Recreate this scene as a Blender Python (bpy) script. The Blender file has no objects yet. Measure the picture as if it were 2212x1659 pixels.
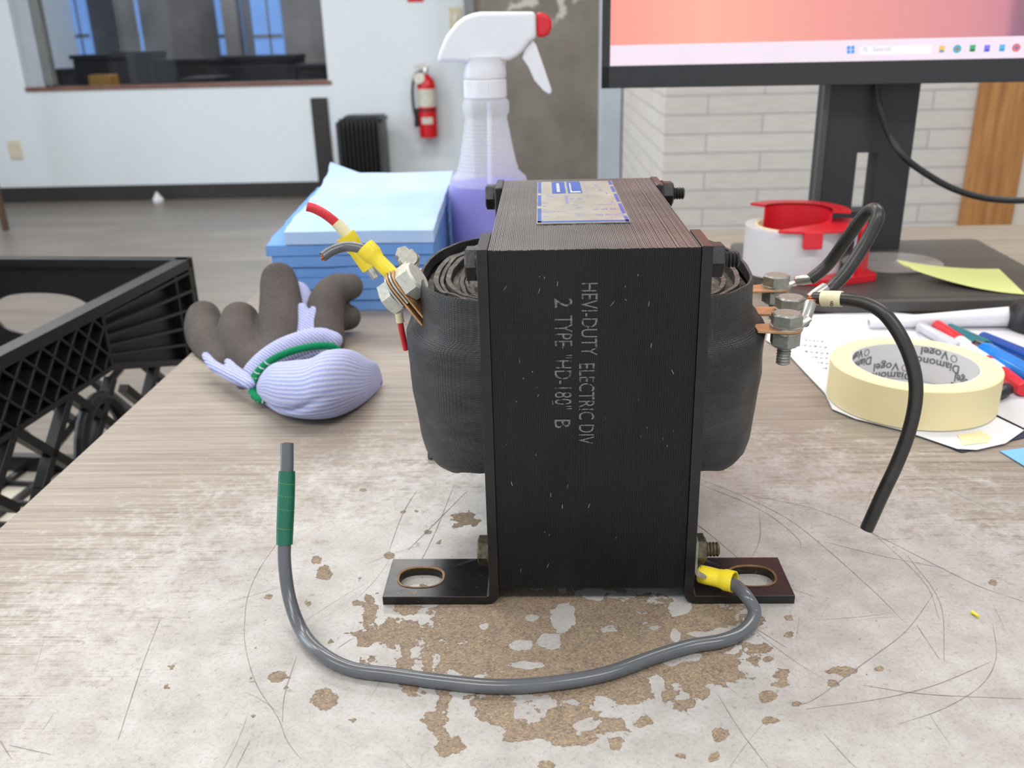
import bpy, math, random
import numpy as np
from mathutils import Vector, Matrix, noise
PI=math.pi
random.seed(7)
sc=bpy.context.scene
col=sc.collection

# ------------------------------------------------------------ camera, world, lights, exposure
F=1945.66; PITCH,ROLL,YAW=.37133,-.02583,.03895; H=.22371     # desk surface is z=0, floor z=-.75
def cam_axes():
    cy,sy=math.cos(YAW),math.sin(YAW)
    f0=Vector((-sy,cy,0)); r0=Vector((cy,sy,0)); up=Vector((0,0,1))
    cp,sp=math.cos(PITCH),math.sin(PITCH)
    f=f0*cp-up*sp; u=f0*sp+up*cp
    cr,sr=math.cos(ROLL),math.sin(ROLL)
    return r0*cr+u*sr, -r0*sr+u*cr, f
CR,CU,CF=cam_axes(); EYE=Vector((0,0,H))
cd=bpy.data.cameras.new('camera'); cam=bpy.data.objects.new('camera',cd); col.objects.link(cam)
cam.matrix_world=Matrix(((CR.x,CU.x,-CF.x,0),(CR.y,CU.y,-CF.y,0),(CR.z,CU.z,-CF.z,H),(0,0,0,1)))
cd.sensor_width=36; cd.lens=F/2212*36; cd.clip_start=.02; cd.clip_end=60
cd.dof.use_dof=True; cd.dof.focus_distance=.36; cd.dof.aperture_fstop=18
sc.camera=cam
w=bpy.data.worlds.new('world'); sc.world=w; w.use_nodes=True
bg=w.node_tree.nodes['Background']; bg.inputs[0].default_value=(.80,.90,1,1); bg.inputs[1].default_value=1.1
sc.view_settings.view_transform='Standard'; sc.view_settings.look='None'
sc.view_settings.exposure=0.15; sc.view_settings.gamma=1; sc.view_settings.use_curve_mapping=False
CEIL=2.05
def area(name,loc,sx,sy,power,colr=(1,1,1),rot=(0,0,0)):
    l=bpy.data.lights.new(name,'AREA'); l.shape='RECTANGLE'; l.size=sx; l.size_y=sy; l.energy=power; l.color=colr
    o=bpy.data.objects.new(name,l); o.location=loc; o.rotation_euler=rot; col.objects.link(o); return o
LAMPS=[(-2.4,-.9),(-.6,-.9),(1.2,-.9),(-2.4,1.3),(-.6,1.3),(1.2,1.3),(-2.4,3.6),(-.6,3.6),(1.2,3.6)]
for lx,ly in LAMPS: area('ceiling_light_source',(lx,ly,CEIL-.09),1.2,.5,22 if ly<2 else 30,(1,.975,.94))
area('window_daylight',(-4.3,1.6,.75),2.6,1.3,60,(.72,.86,1),(0,-PI/2,0))

# ------------------------------------------------------------ helpers
def at(px,py,y=None,z=None):
    d=CF+CR*((px-1106)/F)-CU*((py-829.5)/F)
    t=y/d.y if y is not None else (z-H)/d.z
    return EYE+d*t
def topx(v):
    d=Vector(v)-EYE; zz=d.dot(CF); return 1106+F*d.dot(CR)/zz, 829.5-F*d.dot(CU)/zz
def dist(v): return (Vector(v)-EYE).dot(CF)
def srgb(r,g,b):
    f=lambda c:(c/255/12.92 if c/255<=.04045 else ((c/255+.055)/1.055)**2.4)
    return (f(r),f(g),f(b),1)
class NT:
    def __init__(s,name):
        s.m=bpy.data.materials.new(name); s.m.use_nodes=True; s.t=s.m.node_tree; s.n=s.t.nodes
        s.b=s.n['Principled BSDF']
    def add(s,t,**k):
        o=s.n.new(t)
        for a,v in k.items():
            if a.startswith('i_'):
                key=a[2:]; key=int(key) if key.isdigit() else key.replace('_',' ')
                if isinstance(v,bpy.types.NodeSocket): s.t.links.new(v,o.inputs[key])
                else: o.inputs[key].default_value=v
            else: setattr(o,a,v)
        return o
    def link(s,a,b): s.t.links.new(a,b)
    def coord(s,scale=(1,1,1),kind='Object'):
        tc=s.add('ShaderNodeTexCoord'); mp=s.add('ShaderNodeMapping'); s.link(tc.outputs[kind],mp.inputs[0]); mp.inputs['Scale'].default_value=scale
        return mp.outputs[0]
    def noise(s,vec,scale,detail=3,rough=.5,dist=0):
        return s.add('ShaderNodeTexNoise',i_Vector=vec,i_Scale=scale,i_Detail=detail,i_Roughness=rough,i_Distortion=dist).outputs['Fac']
    def ramp(s,fac,stops,interp='LINEAR'):
        r=s.add('ShaderNodeValToRGB'); r.color_ramp.interpolation=interp; s.link(fac,r.inputs[0])
        e=r.color_ramp.elements
        while len(e)<len(stops): e.new(.5)
        for el,(p,c) in zip(e,stops): el.position=p; el.color=c if len(c)==4 else (*c,1)
        return r.outputs[0]
    def mix(s,fac,a,b,mode='MIX'):
        m=s.add('ShaderNodeMix',data_type='RGBA',blend_type=mode)
        for sock,v in ((m.inputs[0],fac),(m.inputs[6],a),(m.inputs[7],b)):
            if isinstance(v,bpy.types.NodeSocket): s.link(v,sock)
            else: sock.default_value=v
        return m.outputs[2]
    def math(s,op,a,b=0,c=None,clamp=False):
        m=s.add('ShaderNodeMath',operation=op,use_clamp=clamp)
        for i,v in enumerate((a,b,c)):
            if v is None: continue
            if isinstance(v,bpy.types.NodeSocket): s.link(v,m.inputs[i])
            else: m.inputs[i].default_value=v
        return m.outputs[0]
    def bump(s,h,strength=.3,dist=.001):
        b=s.add('ShaderNodeBump',i_Height=h,i_Strength=strength,i_Distance=dist); s.link(b.outputs[0],s.b.inputs['Normal'])
    def setp(s,base=None,rough=None,metal=None,spec=None,**k):
        for key,v in (('Base Color',base),('Roughness',rough),('Metallic',metal),('Specular IOR Level',spec)):
            if v is None: continue
            if isinstance(v,bpy.types.NodeSocket): s.link(v,s.b.inputs[key])
            else: s.b.inputs[key].default_value=v
        for a,v in k.items(): s.b.inputs[a.replace('_',' ')].default_value=v
        return s.m
BW=((0,0,0,1),(1,1,1,1))
def simple(name,c,rough=.5,metal=0,var=.12,scale=60,bump=.1,bdist=.0003,bscale=None,spec=.5,**k):
    """a plain material with mild procedural tone and surface variation"""
    n=NT(name); v=n.coord(); f=n.noise(v,scale,4)
    d=tuple(x*(1-var) for x in c[:3])+(1,); l=tuple(min(1,x*(1+var)) for x in c[:3])+(1,)
    n.setp(n.ramp(f,[(.3,d),(.7,l)]),rough,metal,spec,**k)
    if bump: n.bump(n.noise(v,bscale or scale*3,3),bump,bdist)
    return n.m
class MB:
    """collects shapes for ONE mesh object"""
    def __init__(s): s.v=[]; s.f=[]
    def addmesh(s,vs,fs,M=None):
        o=len(s.v)
        for p in vs:
            p=Vector(p); s.v.append(tuple(M@p) if M is not None else tuple(p))
        s.f+= [tuple(i+o for i in f) for f in fs]
        return s
    def box(s,x0,x1,y0,y1,z0,z1,M=None):
        vs=[(x,y,z) for z in (z0,z1) for y in (y0,y1) for x in (x0,x1)]
        return s.addmesh(vs,[(0,2,3,1),(4,5,7,6),(0,1,5,4),(2,6,7,3),(0,4,6,2),(1,3,7,5)],M)
    def loft(s,rings,cap0=True,cap1=True,close=False,M=None):
        n=len(rings[0]); vs=[p for r in rings for p in r]; fs=[]
        for i in range(len(rings)-(0 if close else 1)):
            a=i*n; b=((i+1)%len(rings))*n
            for j in range(n):
                k=(j+1)%n; fs.append((a+j,a+k,b+k,b+j))
        if not close:
            if cap0: fs.append(tuple(range(n-1,-1,-1)))
            if cap1: fs.append(tuple((len(rings)-1)*n+j for j in range(n)))
        return s.addmesh(vs,fs,M)
    def prism(s,poly,z0,z1,M=None): return s.loft([[(x,y,z0) for x,y in poly],[(x,y,z1) for x,y in poly]],M=M)
    def lathe(s,prof,n=32,M=None,cap0=True,cap1=True,close=False):
        return s.loft([[(r*math.cos(2*PI*j/n),r*math.sin(2*PI*j/n),z) for j in range(n)] for r,z in prof],cap0,cap1,close,M)
    def tube(s,pts,rad,n=12,flat=1,updir=None):
        pts=[Vector(p) for p in pts]; m=len(pts)
        if not hasattr(rad,'__len__'): rad=[rad]*m
        rings=[]; prev=None
        for i,p in enumerate(pts):
            t=(pts[min(i+1,m-1)]-pts[max(i-1,0)]).normalized()
            if prev is None:
                a=updir or (Vector((0,0,1)) if abs(t.z)<.9 else Vector((0,1,0)))
            else: a=prev
            a=(a-t*a.dot(t)).normalized(); b=t.cross(a); prev=a
            rings.append([tuple(p+(a*math.cos(2*PI*j/n)*flat+b*math.sin(2*PI*j/n))*rad[i]) for j in range(n)])
        return s.loft(rings)
    def ball(s,c,r,n=12,sc_=(1,1,1)):
        rings=[]
        for i in range(n+1):
            th=PI*i/n; rr=max(math.sin(th),.002)
            rings.append([(c[0]+r*sc_[0]*rr*math.cos(2*PI*j/n/1.),c[1]+r*sc_[1]*rr*math.sin(2*PI*j/n),c[2]-r*sc_[2]*math.cos(th)) for j in range(n)])
        return s.loft(rings)
    def build(s,name,mat,parent=None,smooth=35,bevel=0,seg=2,sub=0,label=None,loc=None,recalc=True):
        me=bpy.data.meshes.new(name); me.from_pydata(s.v,[],s.f); me.update()
        if recalc:
            import bmesh
            bm=bmesh.new(); bm.from_mesh(me); bmesh.ops.recalc_face_normals(bm,faces=bm.faces); bm.to_mesh(me); bm.free()
        o=bpy.data.objects.new(name,me); col.objects.link(o)
        if mat: me.materials.append(mat)
        if smooth:
            me.shade_smooth()
            me.set_sharp_from_angle(angle=math.radians(smooth))
        if bevel:
            b=o.modifiers.new('bevel','BEVEL'); b.width=bevel; b.segments=seg; b.limit_method='ANGLE'; b.angle_limit=math.radians(40)
        if sub:
            b=o.modifiers.new('sub','SUBSURF'); b.levels=sub; b.render_levels=sub
        if parent is not None: adopt(o,parent)
        if label: o['label']=label
        return o
def adopt(o,parent):
    o.parent=parent
    o.matrix_parent_inverse=parent.matrix_basis.inverted()
    # roots are pure translations and every nested part keeps an identity transform
    o.matrix_parent_inverse=Matrix.Translation(-parent.location) if parent.type=='EMPTY' else Matrix()
def tag(o,label,cat,group=None,kind=None):
    o['label']=label; o['category']=cat
    if group: o['group']=group
    if kind: o['kind']=kind
    return o
def thing(name,loc,label,cat,group=None):
    o=bpy.data.objects.new(name,None); o.empty_display_size=.02; o.location=loc; col.objects.link(o)
    return tag(o,label,cat,group)
def struct(o): o['kind']='structure'; return o
def axisM(c,d,up=(0,0,1)):
    d=Vector(d).normalized(); u=Vector(up)
    if abs(d.dot(u))>.95: u=Vector((0,1,0))
    x=u.cross(d).normalized(); y=d.cross(x)
    return Matrix(((x.x,y.x,d.x,c[0]),(x.y,y.y,d.y,c[1]),(x.z,y.z,d.z,c[2]),(0,0,0,1)))
def hexhead(mb,c,d,af,h,roll=0,cham=True):
    """hexagonal head with chamfered top; d points out of the head's top"""
    R=af/math.sqrt(3); M=axisM(c,d)
    mb.loft([[(R*math.cos(PI/3*j+roll),R*math.sin(PI/3*j+roll),z) for j in range(6)] for z in (0,h*.86)],M=M)
    n=36; rings=[]
    def hexr(a):
        a=(a-roll)%(PI/3)-PI/6; return af/2/math.cos(a)
    rings.append([(hexr(2*PI*j/n)*math.cos(2*PI*j/n)*.999,hexr(2*PI*j/n)*math.sin(2*PI*j/n)*.999,h*.80) for j in range(n)])
    rings.append([(min(hexr(2*PI*j/n),af*.52)*math.cos(2*PI*j/n),min(hexr(2*PI*j/n),af*.52)*math.sin(2*PI*j/n),h*.86) for j in range(n)])
    rings.append([(af*.45*math.cos(2*PI*j/n),af*.45*math.sin(2*PI*j/n),h) for j in range(n)])
    mb.loft(rings,M=M)
def thread(mb,c,d,r,l,pitch=.0013):
    n=max(2,int(l/pitch)); prof=[]
    for i in range(n):
        z=i*l/n; prof+=[(r*.82,z),(r*.98,z+l/n*.35),(r*.98,z+l/n*.6)]
    prof.append((r*.75,l)); mb.lathe(prof,20,axisM(c,d))
def spline(pts,n=8):
    pts=[Vector(p) for p in pts]; out=[]
    P=[pts[0]*2-pts[1]]+pts+[pts[-1]*2-pts[-2]]
    for i in range(1,len(P)-2):
        a,b,c,d=P[i-1:i+3]
        for k in range(n):
            t=k/n; out.append(.5*((2*b)+(c-a)*t+(2*a-5*b+4*c-d)*t*t+(3*b-a-3*c+d)*t**3))
    out.append(pts[-1]); return out
def spl1(vals,n=8): return [v.x for v in spline([Vector((v,0,0)) for v in vals],n)]
def textmesh(body,size,xscale=1.,extrude=0.0,align='LEFT',bold=0):
    c=bpy.data.curves.new('t','FONT'); c.body=body; c.size=size; c.extrude=extrude; c.align_x=align; c.offset=bold; c.resolution_u=3
    o=bpy.data.objects.new('t',c); col.objects.link(o)
    bpy.context.view_layer.update()
    me=bpy.data.meshes.new_from_object(o.evaluated_get(bpy.context.evaluated_depsgraph_get()))
    vs=[(v.co.x*xscale,v.co.y,v.co.z) for v in me.vertices]; fs=[tuple(p.vertices) for p in me.polygons]
    bpy.data.objects.remove(o); bpy.data.meshes.remove(me); bpy.data.curves.remove(c)
    return vs,fs
def put_text(mb,body,size,origin,xdir,ydir,xscale=1.,length=None,bold=0,align='LEFT'):
    vs,fs=textmesh(body,size,xscale,bold=bold,align=align)
    if length:
        w=max(v[0] for v in vs)-min(v[0] for v in vs); k=length/w; vs=[(v[0]*k,v[1],v[2]) for v in vs]
    xd,yd,o=Vector(xdir),Vector(ydir),Vector(origin)
    mb.addmesh([tuple(o+xd*v[0]+yd*v[1]) for v in vs],fs)

# ------------------------------------------------------------ materials
M={}
M['wall']=simple('painted_wall',srgb(224,232,238),.7,var=.02,scale=2,bump=.05)
M['wall_cream']=simple('cream_wall',srgb(214,204,190),.7,var=.03,scale=2)
M['ceiling']=simple('ceiling_tile',(.75,.75,.73,1),.8,var=.03,scale=4)
M['black_rubber']=simple('black_rubber',srgb(46,42,40),.5,var=.15,scale=12,bump=0)
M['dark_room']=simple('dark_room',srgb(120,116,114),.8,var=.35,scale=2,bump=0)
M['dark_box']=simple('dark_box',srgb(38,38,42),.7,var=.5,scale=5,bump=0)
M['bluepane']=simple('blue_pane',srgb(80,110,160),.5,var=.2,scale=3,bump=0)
M['bluepane'].node_tree.nodes['Principled BSDF'].inputs['Emission Color'].default_value=(.13,.26,.55,1)
M['bluepane'].node_tree.nodes['Principled BSDF'].inputs['Emission Strength'].default_value=.8
M['frame']=simple('grey_frame',srgb(176,184,194),.45,var=.08,scale=6,bump=.05)
M['frame_dark']=simple('window_frame_grey',srgb(122,124,124),.5,var=.1,scale=6,bump=0)
M['sill']=simple('brown_sill',srgb(120,80,66),.6,var=.25,scale=9,bump=0)
n=NT('window_glass'); n.setp((1,1,1,1),.03); n.b.inputs['Transmission Weight'].default_value=1; n.b.inputs['IOR'].default_value=1.1; M['glass']=n.m
# floor: streaky grey-brown vinyl plank, grain along x
n=NT('vinyl_floor'); v=n.coord((.7,9,1)); f=n.noise(v,3,6,.6); v2=n.coord((1,1,1))
br=n.add('ShaderNodeTexBrick',i_Vector=v2,i_Scale=1,i_Mortar_Size=.0015); br.inputs['Brick Width'].default_value=1.2; br.inputs['Row Height'].default_value=.18
br.inputs['Color1'].default_value=(.85,.85,.85,1); br.inputs['Color2'].default_value=(1.1,1.1,1.1,1); br.inputs['Mortar'].default_value=(.7,.7,.7,1)
c=n.ramp(f,[(.3,srgb(108,99,91)),(.55,srgb(127,118,109)),(.75,srgb(143,134,125))])
n.setp(n.mix(1,c,br.outputs[0],'MULTIPLY'),.38); M['floor']=n.m
# concrete column with chipped white paint
n=NT('grey_concrete'); v=n.coord(); f=n.noise(v,5,6,.6); c=n.ramp(f,[(.3,srgb(112,106,98)),(.7,srgb(134,128,120))])
pz=n.add('ShaderNodeSeparateXYZ'); n.link(v,pz.inputs[0])
pt=n.noise(v,4.2,5,.62,.6); hi=n.math('MULTIPLY_ADD',pz.outputs[2],.55,-.16); pt=n.math('ADD',pt,n.math('MINIMUM',hi,.12))
pm=n.ramp(pt,[(.60,BW[0]),(.63,BW[1])])
n.setp(n.mix(pm,c,srgb(196,190,180)),.8); n.bump(f,.3,.01); M['concrete']=n.m
def brickmat(name,plane):
    n=NT(name); tc=n.add('ShaderNodeTexCoord'); sp=n.add('ShaderNodeSeparateXYZ'); n.link(tc.outputs['Object'],sp.inputs[0])
    cb=n.add('ShaderNodeCombineXYZ'); n.link(sp.outputs[0 if plane=='x' else 1],cb.inputs[0]); n.link(sp.outputs[2],cb.inputs[1])
    v=cb.outputs[0]
    wob=n.noise(tc.outputs['Object'],9,3); 
    br=n.add('ShaderNodeTexBrick',i_Vector=v,i_Scale=1,i_Mortar_Size=.0028,i_Mortar_Smooth=.3); br.offset=.5
    br.inputs['Brick Width'].default_value=.305; br.inputs['Row Height'].default_value=.0515
    br.inputs['Color1'].default_value=srgb(200,194,188); br.inputs['Color2'].default_value=srgb(206,201,195); br.inputs['Mortar'].default_value=srgb(172,169,170)
    mp=n.add('ShaderNodeMapping'); n.link(tc.outputs['Object'],mp.inputs[0]); mp.inputs['Scale'].default_value=(1,1,7)
    g=n.noise(mp.outputs[0],18,5,.65); tone=n.ramp(g,[(.3,(.90,.89,.88,1)),(.6,(1.0,1.0,1.0,1))])
    n.setp(n.mix(1,br.outputs[0],tone,'MULTIPLY'),.75)
    h=n.math('SUBTRACT',g,n.math('MULTIPLY',br.outputs['Fac'],1.2)); n.bump(h,.4,.003); return n.m
M['brick_x']=brickmat('white_brick_front','x'); M['brick_y']=brickmat('white_brick_side','y')
n=NT('oak_wood'); v=n.coord((9,9,.7)); f=n.noise(v,6,6,.6,.5)
n.setp(n.ramp(f,[(.3,srgb(146,96,50)),(.55,srgb(176,122,68)),(.75,srgb(196,146,90))]),.45); M['oak']=n.m
# --- desk laminate: grain along x, worn milky film, exposed particle board (mesh attribute 'wear')
n=NT('worn_laminate'); v=n.coord((1,1,1))
vg=n.coord((7,400,1)); g1=n.noise(vg,1,4,.6); vg2=n.coord((34,1300,1)); g2=n.noise(vg2,1,3,.5)
gg=n.math('ADD',n.math('MULTIPLY',g1,.65),n.math('MULTIPLY',g2,.35))
grain=n.ramp(gg,[(.30,srgb(104,92,80)),(.44,srgb(136,124,112)),(.56,srgb(154,143,131)),(.72,srgb(170,161,150))])
va=n.add('ShaderNodeAttribute',attribute_name='fade').outputs['Fac']
blot=n.noise(v,60,6,.65); fine=n.noise(v,900,3,.6)
fm=n.math('ADD',va,n.math('MULTIPLY',n.math('SUBTRACT',blot,.5),.9)); fm=n.math('ADD',fm,n.math('MULTIPLY',n.math('SUBTRACT',g2,.5),.55)); fm=n.math('ADD',fm,n.math('MULTIPLY',n.math('SUBTRACT',n.noise(v,240,5,.7),.5),.7))
fmask=n.ramp(fm,[(.36,BW[0]),(.72,BW[1])])
milky=n.ramp(n.noise(v,45,7,.7),[(.35,srgb(166,161,156)),(.6,srgb(186,182,179)),(.75,srgb(196,194,192))])
speck=n.ramp(n.noise(v,330,4,.7),[(.30,srgb(140,130,122)),(.40,(1,1,1,1))])
milky=n.mix(.45,milky,n.mix(1,milky,speck,'MULTIPLY')); milky=n.mix(1,milky,n.ramp(n.noise(v,700,5,.75),[(.36,(.80,.79,.78,1)),(.50,(.98,.98,.98,1)),(.7,(1.0,1.0,1.0,1))]),'MULTIPLY')
c=n.mix(fmask,grain,milky)
# small grime dots
vor=n.add('ShaderNodeTexVoronoi',i_Vector=v,i_Scale=95,i_Randomness=1.); dd=n.math('ADD',vor.outputs['Distance'],n.math('MULTIPLY',n.math('SUBTRACT',n.noise(v,420,2),.5),.5))
big=n.noise(v,22,3); dot=n.ramp(n.math('ADD',dd,n.math('MULTIPLY',n.math('SUBTRACT',.62,big),1.1)),[(.045,BW[1]),(.07,BW[0])])
c=n.mix(n.math('MULTIPLY',dot,n.math('MULTIPLY',fmask,.75)),c,srgb(128,118,110))
wa=n.add('ShaderNodeAttribute',attribute_name='wear').outputs['Fac']
w1=n.noise(v,75,5,.55,.6); w2=n.noise(v,260,4,.6)
wf=n.math('ADD',wa,n.math('MULTIPLY',n.math('SUBTRACT',w1,.5),1.25)); wf=n.math('ADD',wf,n.math('MULTIPLY',n.math('SUBTRACT',w2,.5),.6))
wm=n.ramp(wf,[(.0,BW[0]),(.012,BW[1])]); rim=n.ramp(wf,[(0,BW[0]),(.02,BW[1]),(.09,BW[0])])
vv=n.add('ShaderNodeTexVoronoi',i_Vector=n.coord((1,1.5,1)),i_Scale=1250); 
pb=n.ramp(vv.outputs['Color'],[(.08,srgb(74,58,50)),(.30,srgb(124,106,90)),(.55,srgb(146,128,106)),(.8,srgb(172,148,112)),(1,srgb(214,180,126))])
pb=n.mix(.5,pb,n.ramp(n.noise(v,160,5,.7),[(.3,srgb(116,100,90)),(.7,srgb(152,137,120))]))
pb=n.mix(n.math('MULTIPLY',rim,.3),pb,srgb(96,84,74))
c=n.mix(wm,c,pb)
ro=n.mix(wm,n.mix(fmask,(.42,.42,.42,1),(.33,.33,.33,1)),(.75,.75,.75,1)); n.setp(c,ro)
n.bump(n.math('ADD',n.math('MULTIPLY',wm,-1.0),n.math('MULTIPLY',fine,.12)),.5,.0004); M['desk']=n.m
M['edge']=simple('desk_edge_band',srgb(96,86,78),.5)
M['scratch']=simple('scratch_dirt',srgb(136,130,127),.7,var=.35,scale=120,bump=0)
# transformer
n=NT('black_lacquer'); v=n.coord(); f=n.noise(v,45,5,.6)
n.setp(n.ramp(f,[(.3,srgb(11,11,12)),(.72,srgb(22,21,22))]),n.ramp(n.noise(v,30,4),[(.3,(.30,)*3+(1,)),(.7,(.50,)*3+(1,))])); n.bump(n.noise(v,600,4),.12,.0003); n.b.inputs['Specular IOR Level'].default_value=.38
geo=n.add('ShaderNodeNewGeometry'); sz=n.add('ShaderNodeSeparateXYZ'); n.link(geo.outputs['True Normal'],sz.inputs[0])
up_sheen=n.math('MULTIPLY',n.math('MAXIMUM',sz.outputs[2],0),n.ramp(n.noise(v,26,4,.6),[(.3,(.38,)*3+(1,)),(.7,(.70,)*3+(1,))]))  # grey mixed into upward faces: reflected sheen painted in, with some dust
bc=n.b.inputs['Base Color'].links[0].from_socket; n.link(n.mix(up_sheen,bc,srgb(132,128,126)),n.b.inputs['Base Color'])
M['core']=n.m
n=NT('black_bracket_enamel'); v=n.coord(); f=n.noise(v,140,4,.6); ch=n.ramp(n.noise(v,210,5,.7),[(.68,BW[0]),(.70,BW[1])])
n.setp(n.mix(ch,n.ramp(f,[(.3,srgb(14,14,15)),(.7,srgb(28,27,28))]),srgb(120,92,64)),.28); n.bump(f,.25,.0004); M['bracket']=n.m
M['rust']=simple('worn_slot_rim',srgb(126,98,66),.35,metal=.5,var=.4,scale=240)
M['blackbolt']=simple('blackened_bolt',srgb(44,43,44),.38,metal=.4,var=.3,scale=300,bump=.2)
M['gunk']=simple('worn_bolt',srgb(92,84,66),.4,metal=.5,var=.5,scale=420,bump=.3)
M['zinc']=simple('dull_zinc',srgb(158,158,150),.42,metal=.65,var=.15,scale=400,bump=.15)
M['zinc_light']=simple('pale_zinc',srgb(196,196,186),.5,metal=.35,var=.14,scale=500,bump=.15)
M['tin']=simple('tinned_lug',srgb(186,186,180),.3,metal=.7,var=.15,scale=300)
M['copper_tab']=simple('tarnished_copper_tab',srgb(190,146,104),.4,metal=.45,var=.25,scale=160)
M['copper']=simple('copper_strand',srgb(222,140,92),.3,metal=.6,var=.2,scale=800)
M['yellow']=simple('yellow_vinyl',srgb(238,214,48),.4,var=.08,scale=140,bump=.1)
M['red_wire']=simple('red_wire_jacket',srgb(206,40,48),.35,var=.08,scale=90,bump=0)
M['grey_wire']=simple('grey_wire_jacket',srgb(92,94,98),.22,var=.08,scale=60,bump=.03)
M['dark_wire']=simple('dusty_black_wire',srgb(46,43,40),.36,var=.25,scale=160,bump=.15)
M['cream']=simple('cream_marker_sleeve',srgb(226,216,176),.5,var=.06,scale=120)
M['green_tape']=simple('green_electrical_tape',srgb(20,98,74),.4,var=.12,scale=120)
M['tape_line']=simple('tape_edge',srgb(120,150,70),.4)
M['amber']=simple('amber_varnish',srgb(148,112,48),.35,var=.35,scale=120)
M['ink']=simple('ink',srgb(40,42,50),.6,bump=0)
n=NT('coil_cloth'); v=n.coord(); vz=n.coord((1,1,1))
wv=n.add('ShaderNodeTexWave',i_Vector=n.coord((1,1,1)),i_Scale=420,i_Distortion=.6,i_Detail=1,bands_direction='Z')
wv2=n.add('ShaderNodeTexWave',i_Vector=n.coord((1,1,.3)),i_Scale=380,i_Distortion=.5,i_Detail=1,bands_direction='Y')
weave=n.math('MULTIPLY',wv.outputs['Fac'],wv2.outputs['Fac']); big=n.noise(n.coord((1,1,3)),30,5,.6,.8)
c=n.ramp(big,[(.3,srgb(28,27,30)),(.55,srgb(46,45,47)),(.8,srgb(66,62,58))])
n.setp(c,n.ramp(n.noise(v,40,4),[(.3,(.30,)*3+(1,)),(.7,(.6,)*3+(1,))])); n.bump(n.math('ADD',n.math('MULTIPLY',weave,.5),n.math('MULTIPLY',big,1.6)),.55,.0009); M['coil']=n.m
n=NT('coil_end_paper'); v=n.coord(); f=n.noise(v,180,6,.7,.8)
n.setp(n.ramp(f,[(.3,srgb(30,28,25)),(.48,srgb(80,73,66)),(.64,srgb(114,106,96)),(.82,srgb(150,142,132))]),.35); n.bump(f,.9,.002); M['coilpaper']=n.m
# stencil ink only catches the lamination ridges
n=NT('stencil_ink'); v=n.coord(); f=n.noise(v,700,2); wv=n.add('ShaderNodeTexWave',i_Vector=v,i_Scale=1/.00067/ (2*PI)*PI*1.0,i_Distortion=0,bands_direction='X')
k=n.math('MULTIPLY',n.ramp(wv.outputs['Fac'],[(.35,BW[0]),(.65,BW[1])]),n.ramp(f,[(.33,BW[0]),(.5,BW[1])]))
n.setp(n.mix(k,srgb(26,26,27),srgb(142,140,132)),.6); M['stencil']=n.m
n=NT('nameplate_foil'); v=n.coord(); f=n.noise(v,90,5,.7); n.setp(n.ramp(f,[(.3,srgb(146,143,134)),(.6,srgb(170,167,157)),(.8,srgb(196,194,188))]),.38,.25); n.bump(f,.2,.0004); M['plate']=n.m
M['blue_print']=simple('blue_print',srgb(44,84,168),.35,var=.15,scale=90,bump=0)
M['pale_print']=simple('worn_blue_print',srgb(126,128,172),.4,var=.25,scale=200,bump=0)
M['white_print']=simple('white_print',srgb(206,208,206),.4,bump=0)
# desk things
M['white_plastic']=simple('white_plastic',srgb(232,232,232),.35,var=.02,scale=20,bump=0)
M['red_plastic']=simple('red_plastic',srgb(214,30,44),.35,var=.05,scale=30,bump=0)
n=NT('translucent_bottle'); n.setp((.93,.93,.95,1),.35)
tr=n.add('ShaderNodeBsdfTransparent'); tl=n.add('ShaderNodeBsdfTranslucent',i_Color=(.95,.95,1,1)); m1=n.add('ShaderNodeMixShader',i_0=.4); n.link(n.b.outputs[0],m1.inputs[1]); n.link(tl.outputs[0],m1.inputs[2])
m2=n.add('ShaderNodeMixShader',i_0=.62); n.link(m1.outputs[0],m2.inputs[1]); n.link(tr.outputs[0],m2.inputs[2]); n.link(m2.outputs[0],n.n['Material Output'].inputs[0]); M['bottle']=n.m
M['bottle_w']=simple('milky_plastic',(.80,.80,.84,1),.35,var=.02,scale=20,bump=0)
M['bottle_w'].node_tree.nodes['Principled BSDF'].inputs['Subsurface Weight'].default_value=.0
M['liquid']=simple('purple_cleaner',srgb(84,68,210),.15,var=.06,scale=12,bump=0)
def cloth(name,a,b,sx=700,bs=.5):
    n=NT(name); v=n.coord(); f=n.noise(v,sx,3,.7); g=n.noise(v,25,3); n.setp(n.ramp(n.math('ADD',n.math('MULTIPLY',f,.5),n.math('MULTIPLY',g,.5)),[(.35,a),(.65,b)]),.95,spec=.15); n.bump(f,bs,.0008); return n.m
M['towel']=cloth('blue_wiper_cloth',srgb(104,146,208),srgb(120,162,220)); M['towel_top']=cloth('pale_blue_wiper_cloth',srgb(168,194,232),srgb(184,208,240))
M['glove_dark']=cloth('grey_nitrile_foam',srgb(76,70,68),srgb(96,90,86),500,.3)
n=NT('lavender_knit'); v=n.coord(); wv=n.add('ShaderNodeTexWave',i_Vector=v,i_Scale=180,i_Distortion=1.2,i_Detail=1,bands_direction='DIAGONAL'); f=n.noise(v,900,2)
n.setp(n.ramp(n.math('ADD',n.math('MULTIPLY',wv.outputs['Fac'],.5),n.math('MULTIPLY',f,.5)),[(.3,srgb(148,156,206)),(.6,srgb(184,188,224)),(.8,srgb(208,210,232))]),.95,spec=.1); n.bump(n.math('ADD',wv.outputs['Fac'],f),.6,.0008); M['knit']=n.m
n=NT('ribbed_knit'); at_=n.add('ShaderNodeAttribute',attribute_name='rib').outputs['Fac']; f=n.noise(n.coord(),1300,2)
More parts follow.
